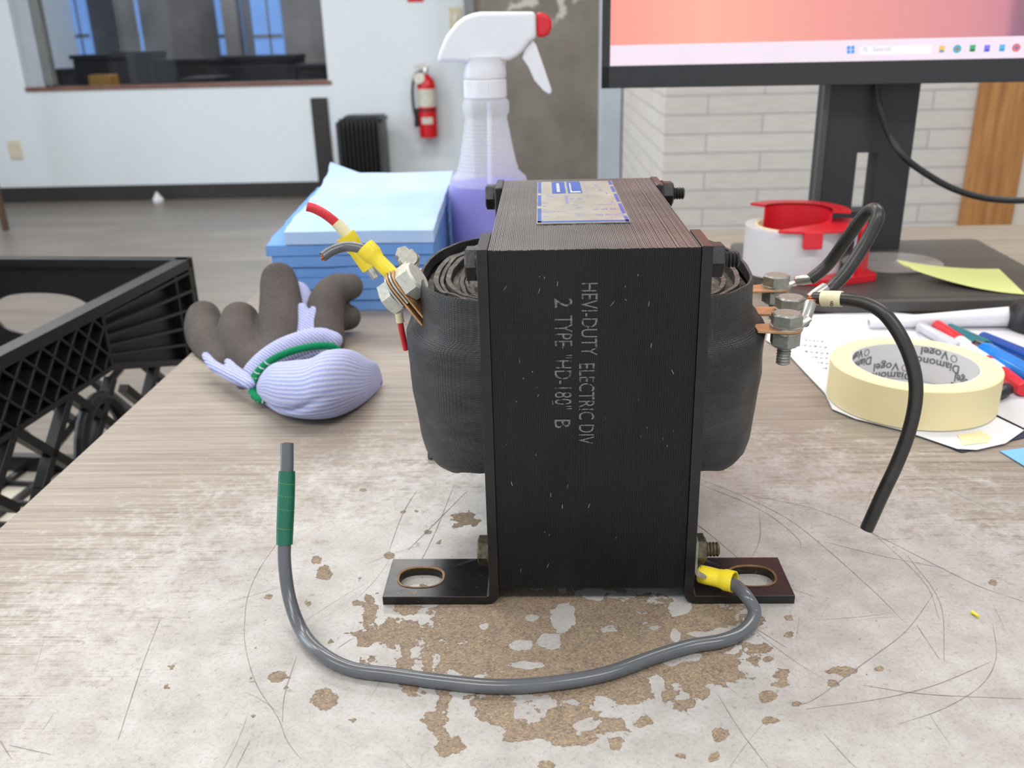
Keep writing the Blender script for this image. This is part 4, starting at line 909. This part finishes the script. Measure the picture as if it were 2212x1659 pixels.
# ------------------------------------------------------------ monitor
MY=.85
mon=thing('monitor',(.31,.88,0),'black computer monitor with a pink desktop on its screen, on the right of the desk','monitor')
mx0=at(1299,160,y=MY).x; mz0=at(1750,180,y=MY).z-.0030; mw=.545; bz=mz0+.0210
sx0=at(1319,100,y=MY).x
MB().box(mx0,mx0+mw,MY,MY+.012,mz0,mz0+.335).box(mx0+.02,mx0+mw-.02,MY+.012,MY+.021,mz0+.02,mz0+.31).build('housing',M['monitor'],mon,smooth=0,bevel=.002)
MB().box(mx0,mx0+mw,MY-.0012,MY+.001,mz0,bz-.0012).box(mx0,sx0,MY-.0012,MY+.001,mz0,mz0+.335).box(mx0+mw-.007,mx0+mw,MY-.0012,MY+.001,mz0,mz0+.335).box(mx0,mx0+mw,MY-.0012,MY+.001,mz0+.328,mz0+.335).build('bezel',M['monitor'],mon,smooth=0,bevel=.0006)
n=NT('screen_glow'); tc=n.add('ShaderNodeTexCoord'); sp=n.add('ShaderNodeSeparateXYZ'); n.link(tc.outputs['Object'],sp.inputs[0])
gx=n.math('ADD',n.math('MULTIPLY',n.math('SUBTRACT',sp.outputs[0],sx0),1/.53),n.math('MULTIPLY',n.math('SUBTRACT',sp.outputs[2],mz0),.05))
cr_=n.ramp(gx,[(0,srgb(244,150,140)),(.17,srgb(246,172,150)),(.38,srgb(232,150,142)),(.58,srgb(212,138,142)),(.645,srgb(196,128,140)),(.66,srgb(152,100,120)),(.75,srgb(92,70,96)),(1,srgb(60,50,84))])
n.b.inputs['Base Color'].default_value=(.01,.01,.01,1); n.b.inputs['Roughness'].default_value=.3; n.link(cr_,n.b.inputs['Emission Color']); n.b.inputs['Emission Strength'].default_value=1.0; M['screen']=n.m
def glow(name,c,s=1.):
    n=NT(name); n.setp((.01,.01,.01,1),.4); v=n.coord(); f=n.noise(v,20,2); n.link(n.ramp(f,[(.3,tuple(q*.97 for q in c[:3])+(1,)),(.7,c)]),n.b.inputs['Emission Color']); n.b.inputs['Emission Strength'].default_value=s; return n.m
scn=MB().box(sx0,mx0+mw-.007,MY-.0006,MY+.001,bz-.001,mz0+.328).build('screen',M['screen'],mon,smooth=0)
tb0=bz+.0170
MB().box(sx0+.0002,mx0+mw-.0075,MY-.0010,MY-.0005,bz-.001,tb0).build('taskbar',glow('taskbar_glow',srgb(238,222,236)),scn,smooth=0)
def scr_rect(mb,px0,px1,py0,py1,dy=.0014):
    a=at(px0,py1,y=MY); c=at(px1,py0,y=MY); mb.box(a.x,c.x,MY-dy,MY-dy+.0003,a.z,c.z)
b=MB(); scr_rect(b,1868,2022,97,120); b.build('search_field',glow('search_glow',srgb(248,240,250)),scn,smooth=0)
b=MB()
for i in (0,1):
    for j in (0,1): scr_rect(b,1841+i*9,1849+i*9,100+j*9-i*0.6,108+j*9-i*.6,.0018)
b.build('taskbar_icon',glow('blue_icon',srgb(66,150,236)),scn,smooth=0)
b=MB(); p=at(1880,107,y=MY); b.lathe([(.0016,0),(.0016,.0002),(.0011,.0002),(.0011,0)],16,axisM((p.x,MY-.0016,p.z),(0,-1,0)),close=True); b.tube([(p.x+.001,MY-.0016,p.z-.001),(p.x+.0024,MY-.0016,p.z-.0024)],.0003,5); b.build('search_icon',glow('grey_icon',srgb(170,176,190)),scn)
b=MB(); p=at(1896,111,y=MY); put_text(b,'Search',.0058,(p.x,MY-.0017,p.z-.0003),(1,0,0),(0,0,1)); b.build('search_text',glow('text_glow',srgb(178,180,190)),scn,smooth=0,recalc=False)
for px,py,c1,c2,sh in ((2042,107,(240,190,90),(90,150,190),'f'),(2074,106,(60,170,190),(190,90,80),'e'),(2106,105,(70,170,110),(30,110,70),'s'),(2136,105,(130,120,230),(80,76,200),'s'),(2167,104,(90,180,220),(60,150,210),'s'),(2196,103,(214,110,110),(90,110,180),'e')):
    b=MB(); q=MB(); p=at(px,py,y=MY)
    if sh=='e': b.lathe([(.0034,0),(.0034,.0002),(.0014,.0002),(.0014,0)],20,axisM((p.x,MY-.0016,p.z),(0,-1,0)),close=True); q.lathe([(.0013,0),(.0013,.0003)],16,axisM((p.x,MY-.0016,p.z),(0,-1,0)))
    else: scr_rect(b,px-7,px+7,py-8,py+7,.0017); scr_rect(q,px-5,px+4,py+1,py+7,.0021)
    ic=b.build('taskbar_icon',glow('icon_%d'%px,srgb(*c1)),scn,smooth=0); q.build('icon_detail',glow('icon_detail_%d'%px,srgb(*c2)),ic,smooth=0)
MP=Matrix.Translation((.43,MY,0))@Matrix.Rotation(math.radians(-7.5),4,'Z')@Matrix.Translation((-.43,-MY,0))
def swing(o_):
    o_.data.transform(MP)
    for c_ in o_.children: swing(c_)
for o_ in list(col.objects):
    if o_.parent is mon: swing(o_)
# stand
SYY=.899; a=at(1788,185,y=SYY); c=at(1985,180,y=SYY); d_=at(1942,570,y=SYY)
cx0,cx1=a.x,(c.x+d_.x)/2; h0,h1=at(1850,330,y=SYY).x+.001,at(1898,330,y=SYY).x; hz0,hz1=at(1835,458,y=SYY).z,at(1855,330,y=SYY).z
b=MB(); b.box(cx0,h0,SYY,SYY+.028,.01,.30).box(h1,cx1,SYY,SYY+.028,.01,.30).box(h0,h1,SYY,SYY+.028,.01,hz0).box(h0,h1,SYY,SYY+.028,hz1,.30)
b.build('stand_column',M['monitor'],mon,smooth=0)
MB().box(cx0-.0035,cx0+.002,SYY-.004,SYY+.004,.01,.30).build('column_edge_trim',M['stand'],mon,smooth=0)
def rpoly(pts,r,n=6):
    out=[]; N=len(pts)
    for i in range(N):
        p,a,c=Vector(pts[i]),Vector(pts[i-1]),Vector(pts[(i+1)%N]); d1,d2=(a-p).normalized(),(c-p).normalized(); rr=r[i] if hasattr(r,'__len__') else r
        s,e=p+d1*rr,p+d2*rr
        for k in range(n+1):
            t=k/n; out.append(tuple(s*(1-t)**2+p*2*t*(1-t)+e*t*t))
    return out
BP=rpoly([(.196,.775),(.222,.722),(.44,.722),(.452,.945),(.196,.945)],[.012,.022,.01,.01,.01])
b=MB(); b.prism(BP,.0006,.0125); b.build('stand_base',M['stand'],mon,smooth=40,bevel=.002)
MB().prism(rpoly([(.200,.780),(.226,.728),(.434,.728),(.446,.94),(.200,.94)],.012),.0125,.0128).build('base_top_panel',M['stand'],mon,smooth=0)
MB().lathe([(.001,.0122),(.045,.0122),(.0455,.0140),(.044,.0152),(.001,.0156)],48,Matrix.Translation((.328,.842,0))@Matrix.Diagonal((1,.85,1,1))).build('swivel_ring',M['disc'],mon,smooth=50,label='glossy grey round swivel plate at the foot of the column')
# cable hanging behind the monitor
P,_=tubepx([(1893,172,.8915,0),(1896,195,.891,0),(1903,240,.886,0),(1922,295,.882,0),(1952,338,.870,0),(2000,375,.868,0),(2060,408,.866,0),(2130,428,.864,0),(2212,433,.862,0),(2290,425,.862,0)])
e_=P[-1]; P+=spline([e_,e_+Vector((.05,.012,-.012)),Vector((e_.x+.12,e_.y+.03,.012)),Vector((e_.x+.20,e_.y+.06,.0040)),Vector((e_.x+.36,e_.y+.13,.0033)),Vector((e_.x+.60,e_.y+.15,.0033))],6)[1:]
cb=thing('monitor_cable',P[0],'black power cable sagging from the monitor across the oak board','cable')
MB().tube(P,.0031,12).build('cord',M['blackp'],cb)
MB().tube([P[0]+Vector((0,0,.006)),P[0]+Vector((0,0,.003)),P[3]],[.0055,.0055,.0035],12).build('plug',M['blackp'],cb)

# sticky note
nt=MB(); A=[at(*q,z=.0165) for q in ((1937,562),(2160,582))]; nx,ny=14,10
c00=at(1952,584,z=.020); c10=at(2215,636,z=.0135); c01=at(1936,560,z=.030); c11=at(2158,581,z=.0135)
vs=[]
for l in (0,1):
    for j in range(ny+1):
        for i in range(nx+1):
            u,v=i/nx,j/ny; p=(c00*(1-u)+c10*u)*(1-v)+(c01*(1-u)+c11*u)*v
            z=.0134+.010*(1-u)**2+.006*(1-u)*v-.0*u; p=Vector((p.x,p.y-.010*math.sin(PI*u)*(1-v),max(z,.0134)+l*.00025)); vs.append(tuple(p))
fs=[]; n_=(nx+1)*(ny+1)
for j in range(ny):
    for i in range(nx):
        q=(j*(nx+1)+i,j*(nx+1)+i+1,(j+1)*(nx+1)+i+1,(j+1)*(nx+1)+i); fs.append(q); fs.append(tuple(k+n_ for k in q[::-1]))
bd=[i for i in range(nx+1)]+[j*(nx+1)+nx for j in range(1,ny+1)]+[ny*(nx+1)+i for i in range(nx-1,-1,-1)]+[j*(nx+1) for j in range(ny-1,0,-1)]
for i in range(len(bd)): a_,b_=bd[i],bd[(i+1)%len(bd)]; fs.append((a_,b_,b_+n_,a_+n_))
tag(MB().addmesh(vs,fs).build('sticky_note',M['lime'],None,smooth=60),'lime green sticky note curling up on the monitor base','note')

# ------------------------------------------------------------ tape dispenser
TX,TY,TR=.2270,.818,.0430; z0=.0131
td=thing('tape_dispenser',(TX,TY,z0),'roll of white tape in a red handheld dispenser in front of the monitor stand','tape dispenser')
Mt=Matrix.Translation((TX,TY,0))
zr=at(1700,500,y=TY-TR*.9).z
zr=.0565
MB().lathe([(.034,z0+.002),(TR,z0+.002),(TR,zr),(.034,zr)],56,Mt,close=True).build('tape_roll',M['white_roll'],td,smooth=40)
MB().lathe([(.032,z0+.001),(.0345,z0+.001),(.0345,zr+.0005),(.032,zr+.0005)],48,Mt,close=True).build('cardboard_core',M['masking'],td,smooth=40)
def arcband(r0,r1,a0,a1,za,zb,zc=None,n=24):
    """curved wall from angle a0 to a1"""
    P=[]
    for j in range(n+1):
        a=a0+(a1-a0)*j/n; t=j/n; zt=zb if zc is None else zb+(zc-zb)*t
        c,s=math.cos(a),math.sin(a); P.append([(TX+r0*c,TY+r0*s,za),(TX+r1*c,TY+r1*s,za),(TX+r1*c,TY+r1*s,zt),(TX+r0*c,TY+r0*s,zt)])
    return P
b=MB(); b.loft(arcband(.0300,.0318,-.35,2.35,z0+.002,zr+.014)); b.loft(arcband(.0300,.0470,-.35,2.35,zr+.012,zr+.014)); b.build('red_hub_flange',M['red_plastic'],td,smooth=40)
b=MB(); pl=[(TX-.026,TY-.0415),(TX-.004,TY-.0475),(TX+.030,TY-.0455),(TX+.056,TY-.026),(TX+.060,TY+.004),(TX+.040,TY+.012),(TX+.020,TY-.014)]
b.prism(rpoly(pl,.003),zr+.001,zr+.0035); b.build('red_arm',M['red_plastic'],td,smooth=40,bevel=.0006)
b=MB(); b.box(TX-.004,TX+.012,TY-.050,TY-.0440,zr-.012,zr+.003); b.build('tape_guide',M['red_plastic'],td,smooth=0,bevel=.001)
b=MB(); b.prism(rpoly([(TX+.046,TY-.030),(TX+.050,TY-.036),(TX+.064,TY-.018),(TX+.062,TY+.004),(TX+.056,TY+.002)],.002),z0,zr+.003); b.build('cutter_arm',M['red_plastic'],td,smooth=0,bevel=.0006)
b=MB(); b.box(TX+.044,TX+.046,TY-.034,TY-.026,z0+.006,zr-.002); b.build('cutter_blade',M['chrome'],td,smooth=0)
b=MB(); b.prism(rpoly([(TX-.010,TY-.046),(TX+.02,TY-.056),(TX+.066,TY-.038),(TX+.064,TY-.012),(TX+.02,TY-.038)],.003),z0,z0+.006); b.build('red_base_arm',M['red_plastic'],td,smooth=0,bevel=.0006)

# ------------------------------------------------------------ papers, tape roll, pens
def paper(name,px,mat,z,label,cat,th=.0003,lift=None):
    P=[at(a,b_,z=z) for a,b_ in px]
    b=MB(); b.loft([[(p.x,p.y,z) for p in P],[(p.x,p.y,z+th) for p in P]]); o=b.build(name,M[mat],None,smooth=0); return tag(o,label,cat),P
tag(paper('folder_and_shadow',[(1740,792),(1850,902),(1960,932),(2078,978),(2212,946),(2300,900),(2300,720),(1900,715)],'navy',.0004,'x','x')[0],'thin dark navy folder edge showing under the white papers','folder')  # navy sheet; front edge also stands in for the shadow under the papers
sh,P=paper('printed_sheet',[(1655,735),(1665,700),(1700,684),(1900,672),(2060,690),(2150,900),(2212,930),(2172,958),(2110,972),(2068,970),(1950,930),(1848,905),(1798,884),(1782,850),(1735,800),(1700,762)],'paper',.0012,'white sheet with rows of printed figures under the masking tape roll','paper')
sh['label']='white sheet with rows of printed figures under the masking tape roll'; sh['category']='paper'
b=MB(); random.seed(2)
def line(pxy,txt,l):
    p=at(*pxy,z=.0017); q=at(pxy[0]+l,pxy[1]+l*.10,z=.0017); xd=(q-p).normalized(); yd=Vector((-xd.y,xd.x,0)); put_text(b,txt,.0046,p,xd,yd,length=(q-p).length,bold=.00008)
for i,(x,y,t) in enumerate([(1738,735,'6 x 6 x 6'),(1728,746,'10 x 8 x 6'),(1738,760,'8 x 6 x 6'),(1752,772,'10 x 7'),(1764,784,'12 x'),(1775,796,'16 x')]): line((x,y),t,[40,56,52,34,24,20][i])
b.build('printed_text',M['print'],sh,smooth=0,recalc=False)
o,_=paper('paper_sheet',[(1960,690),(2300,700),(2300,860),(2212,925),(2120,880),(2040,800)],'paper2',.0021,'greyish white sheet lying under the pens at right','paper')
# curled sheet edge
P=[at(1880,692,z=.006),at(2040,688,z=.008),at(2192,684,z=.010)]
rings=[]; b=MB(); p0,p1=at(1876,700,z=.0055),at(2192,692,z=.0075); d=(p1-p0).normalized(); sd=Vector((-d.y,d.x,0)); 
for k in range(13):
    t=k/12; c=p0.lerp(p1,t); r=.0034+.0046*t; c=Vector((c.x,c.y,.0028+r)); a0=-PI*.5; q=[]
    for j in range(22):
        a=a0-PI*1.9*j/21; rr=r*(1-.012*j/21)
        q.append(tuple(c+sd*rr*math.cos(a)*1.0+Vector((0,0,1))*rr*math.sin(a)))
    for j in range(21,-1,-1):
        a=a0-PI*1.9*j/21; rr=r*(1-.012*j/21)-.00035; q.append(tuple(c+sd*rr*math.cos(a)+Vector((0,0,1))*rr*math.sin(a)))
    rings.append(q)
b.loft(rings); tag(b.build('rolled_paper',M['paper'],None,smooth=60),'white paper rolled into a tube in front of the monitor base','paper')
o,_=paper('tape_scrap',[(2068,940),(2118,932),(2142,944),(2134,956),(2082,962)],'masking',.0017,'short piece of cream tape stuck on the printed sheet corner','tape')
o,_=paper('blue_paper',[(2160,975),(2215,968),(2300,960),(2300,1010),(2225,1015)],'bluenote',.0006,'sky blue paper corner at the right edge of the picture','paper')
# masking tape roll
MX,MYY=.23047,.53474; zb=.0019; RO,RI=.0499,.0380; zh=zb+.0246
mt=thing('masking_tape_roll',(MX,MYY,zb),'cream masking tape roll with a printed grey core lying on white papers','tape roll')
Mm=Matrix.Translation((MX,MYY,0))
tr=MB().lathe([(RI,zb),(RO-.0005,zb),(RO,zb+.0005),(RO,zh-.0005),(RO-.0005,zh),(RI,zh)],96,Mm,close=True).build('tape',M['masking'],mt,smooth=30)
MB().lathe([(RI+.0004,zh-.0001),(RO-.0007,zh-.0001),(RO-.0007,zh+.0001),(RI+.0004,zh+.0001)],96,Mm,close=True).build('tape_side_face',M['tape_side'],tr,smooth=0)
MB().lathe([(RI-.0014,zb),(RI,zb),(RI,zh-.0003),(RI-.0014,zh-.0003)],96,Mm,close=True).build('core_ring',M['liner'],mt,smooth=30)
b=MB(); RT=RI-.0017
def bent(body,size,a0,zc):
    vs,fs=textmesh(body,size,bold=.00012)
    out=[]
    for x,y,_ in vs:
        a=a0+x/RT; out.append((MX+RT*math.cos(a),MYY+RT*math.sin(a),zc-y))
    b.addmesh(out,fs)
for i_ in range(8):
    upper=i_%2==0; a0=math.radians(20+46*i_); zd=zb+(.0168 if upper else .0048); zv=zb+(.0236 if upper else .0112)
    bent('Diamond',.0078,a0,zd); bent('Vogel',.0078,a0+.26,zv)
    t=a0+.15; q=Vector((MX+RT*math.cos(t),MYY+RT*math.sin(t),zv-.0032)); b.lathe([(.0024,0),(.0024,.0001),(.0020,.0001),(.0020,0)],20,axisM(q,(-math.cos(t),-math.sin(t),0)),close=True)
b.v=[(x,y,min(max(z,zb+.0001),zh-.0004)) for x,y,z in b.v]
b.build('core_print',M['core_text'],mt,smooth=0,recalc=False)
# pens
def pen(name,label,cat,px0,px1,r,segs,z0=None,z1=None,cap=None):
    """segs: list of (name, t0, t1, r0, r1, material) along the pen"""
    za=(z0 if z0 is not None else .0026+r); zb_=(z1 if z1 is not None else .0026+r)
    A,B=at(*px0,z=za),at(*px1,z=zb_); o=thing(name,(A+B)/2,label,cat)
    for nm,t0,t1,r0,r1,mt_ in segs:
        p,q=A.lerp(B,t0),A.lerp(B,t1); tt=(q-p)
        MB().tube([p,p+tt*.04,q-tt*.04,q],[r0*.92,r0,r1,r1*.92],16).build(nm,M[mt_],o,smooth=50)
    return o
pen('marker','red and white marker lying across the paper right of the tape roll','marker',(2024,702),(2212,842),.0048,[('cap',0,.30,.0042,.0052,'pen_red'),('barrel',.30,.62,.0050,.0050,'pen_white'),('stripe',.62,.66,.0051,.0051,'pen_red'),('barrel',.66,.78,.0050,.0050,'pen_white'),('end_cap',.78,1,.0052,.0046,'pen_red')])
pen('pen','teal pen lying behind the red and white marker','pen',(2052,706),(2150,766),.006,[('barrel',0,.8,.0030,.0064,'pen_teal'),('grip',.8,1,.005,.004,'blackp')])
pen('ballpoint_pen','bright blue ballpoint pen with a chrome collar at the right edge','pen',(2108,748),(2270,836),.007,[('collar',0,.12,.0052,.0056,'chrome'),('barrel',.12,1,.0066,.0068,'pen_blue')])
pen('ballpoint_pen','dark blue pen lying just above the bright blue one','pen',(2122,727),(2280,795),.0046,[('barrel',0,.9,.0040,.0046,'pen_dblue'),('clip',.2,.9,.0012,.0012,'chrome')])
pen('clear_pen','pale clear barrelled pen with grey print between paper and red cap','pen',(1988,706),(2072,752),.0035,[('barrel',0,1,.0040,.0046,'pen_grey')])
pen('black_pen','small black pen end by the tape roll and the red marker end','pen',(2150,856),(2176,840),.004,[('tip',0,.5,.002,.004,'blackp'),('sleeve',.5,1,.004,.004,'blackp')])
kp=at(2238,712,z=.0026); b=thing('round_knob',(kp.x,kp.y,.0026),'round black object cut off by the right edge behind the pens','knob')
MB().lathe([(.018,.0026),(.021,.006),(.021,.018),(.017,.023),(.002,.024)],32,Matrix.Translation((kp.x,kp.y,0))).build('body',M['blackp'],b,smooth=40)
MB().lathe([(.010,.0235),(.011,.026),(.008,.028),(.001,.028)],24,Matrix.Translation((kp.x,kp.y,0))).build('top_button',M['stand'],b,smooth=40)

# ------------------------------------------------------------ work glove
gl=thing('work_glove',(-.18,.60,0),'lavender knit work glove with grey coated fingers and green cuff hem on the desk','glove')
def remesh(o,vox=.0016,smooth=6):
    m=o.modifiers.new('remesh','REMESH'); m.mode='VOXEL'; m.voxel_size=vox; m.use_smooth_shade=True
    s=o.modifiers.new('smooth','SMOOTH'); s.factor=.6; s.iterations=smooth
def ftube(mb,pts,flat=1.):
    P=[at(a,b_,y=c) for a,b_,c,_ in pts]; R=[max(r,1)*dist(p)/F for p,(_,_,_,r) in zip(P,pts)]
    S=spline(P,6); RR=spl1(R,6); RR[0]=RR[0]*.98; mb.tube(S,RR,18,flat=flat); mb.ball(S[0],RR[0]*.99,12); mb.ball(S[-1],RR[-1]*.99,12)
def settle(mb,zmin=.0012): mb.v=[(x,y,max(z,zmin+.02*min(0,z)*0)) for x,y,z in mb.v]
b=MB()
ftube(b,[(440,686,.700,38),(440,715,.685,40),(456,755,.655,41),(486,795,.625,36)],1)
ftube(b,[(518,694,.672,44),(518,730,.655,48),(534,772,.632,50),(566,800,.612,46)])
ftube(b,[(602,605,.690,40),(606,640,.680,44),(608,690,.665,49),(602,735,.645,46),(588,778,.625,38)])
ftube(b,[(756,619,.690,30),(724,628,.690,36),(706,655,.680,40),(702,695,.668,41),(706,740,.650,40)])
ftube(b,[(752,685,.690,29),(735,686,.688,30),(712,692,.680,30)])
b.ball(at(575,800,y=.615),.016,12)
settle(b); co=b.build('finger_coating',M['glove_dark'],gl); remesh(co,.0014,3); co['label']='grey rubbery coating on the fingers'
b=MB()
ftube(b,[(450,752,.690,28),(472,790,.665,28),(520,825,.625,28),(560,850,.60,24)])
ftube(b,[(496,760,.675,32),(520,806,.645,34),(560,845,.61,32)])
ftube(b,[(640,640,.697,34),(650,690,.682,38),(640,740,.662,40),(625,790,.63,38)])
ftube(b,[(690,665,.697,30),(682,705,.680,32),(690,750,.655,34)])
ftube(b,[(560,820,.612,26),(620,790,.63,34),(690,765,.64,32)])
def yz(a,b_,z=.009): return at(a,b_,z=z).y
for Lk in ([(444,768,9),(462,790,12),(494,808,14),(524,822,14),(540,830,12)],[(492,782,9),(510,802,12),(534,818,12)]): ftube(b,[(a,b_,yz(a,b_,.012),r) for a,b_,r in Lk])
ftube(b,[(652,668,.668,15),(656,705,.655,17),(652,745,.640,18)])
ftube(b,[(680,672,.664,13),(680,705,.655,16),(684,745,.640,17)])
settle(b); kn=b.build('knit_back',M['knit'],gl); remesh(kn,.0014,3)
# cuff (ribbed pillow)
NX,NR=60,168
X_=[-.1955,-.1861,-.1767,-.1657,-.1542,-.1464,-.139,-.1309,-.1237,-.1174,-.1135,-.1118]; CYY=[.5611,.5504,.5408,.5301,.5252,.524,.5248,.5284,.5365,.5491,.5635,.5735]
RZ=[.0018,.0086,.0127,.015,.0162,.0174,.0196,.0201,.0186,.0142,.0099,.0025]; RY=[1.45*q for q in RZ]
k=6; xs_=spl1(X_,k); ry=spl1(RY,k); rz=spl1(RZ,k); cy_=spl1(CYY,k); rings=[]; ribv=[]
for i in range(len(xs_)):
    q=[]
    for j in range(NR):
        t=2*PI*j/NR; ph=t*40+.02*i; rb=.5+.5*math.cos(ph); 
        e=1+.022*(rb-.5)+.05*noise.noise(Vector((xs_[i]*45,math.cos(t)*1.5,math.sin(t)*1.5)))
        # a soft fold running along the lower left
        fold=-.16*math.exp(-((t-(3.95-.022*i))/.13)**2)*math.exp(-((i-20)/17)**2)
        e+=fold
        q.append((xs_[i],cy_[i]+ry[i]*e*math.cos(t),max(.0004,.0006+rz[i]*.98+rz[i]*e*math.sin(t)+.002*math.sin(i*.08)*(math.sin(t)>0)))); ribv.append(rb*(1 if (i%2) else .86))
    rings.append(q)
cf=MB().loft(rings).build('ribbed_cuff',M['rib'],gl,smooth=80)
a_=cf.data.attributes.new('rib','FLOAT','POINT'); a_.data.foreach_set('value',ribv)
# rolled band and green hem
b=MB(); ftube(b,[(548,872,.560,13),(533,852,.572,19),(538,822,.585,23),(562,792,.597,26),(604,762,.606,28),(650,742,.612,27),(692,732,.616,25),(722,735,.616,19)])
settle(b); rb_=b.build('rolled_band',M['knit'],gl); remesh(rb_,.0013,3)
b=MB(); Ph=[at(*q[:2],y=q[2]) for q in [(578,864,.530),(560,862,.536),(546,848,.546),(546,822,.558),(564,796,.568),(594,774,.577),(632,758,.584),(672,749,.589),(708,747,.592),(736,754,.593)]]
S=spline(Ph,7); b.tube(S,[.0026*min(1,.5+i/8,.4+(len(S)-1-i)/7) for i in range(len(S))],12); hm=b.build('green_hem',M['hem'],gl,smooth=80)
b=MB()
for i in range(4,34,3):
    p=S[i]; d=(S[i+1]-S[i-1]).normalized(); vw=(EYE-p).normalized(); sd=d.cross(vw).normalized()
    b.tube([p+vw*.0024-sd*.0022,p+vw*.0031,p+vw*.0024+sd*.0016+d*.0012],.00035,6)
b.build('stitches',M['stitch'],hm)
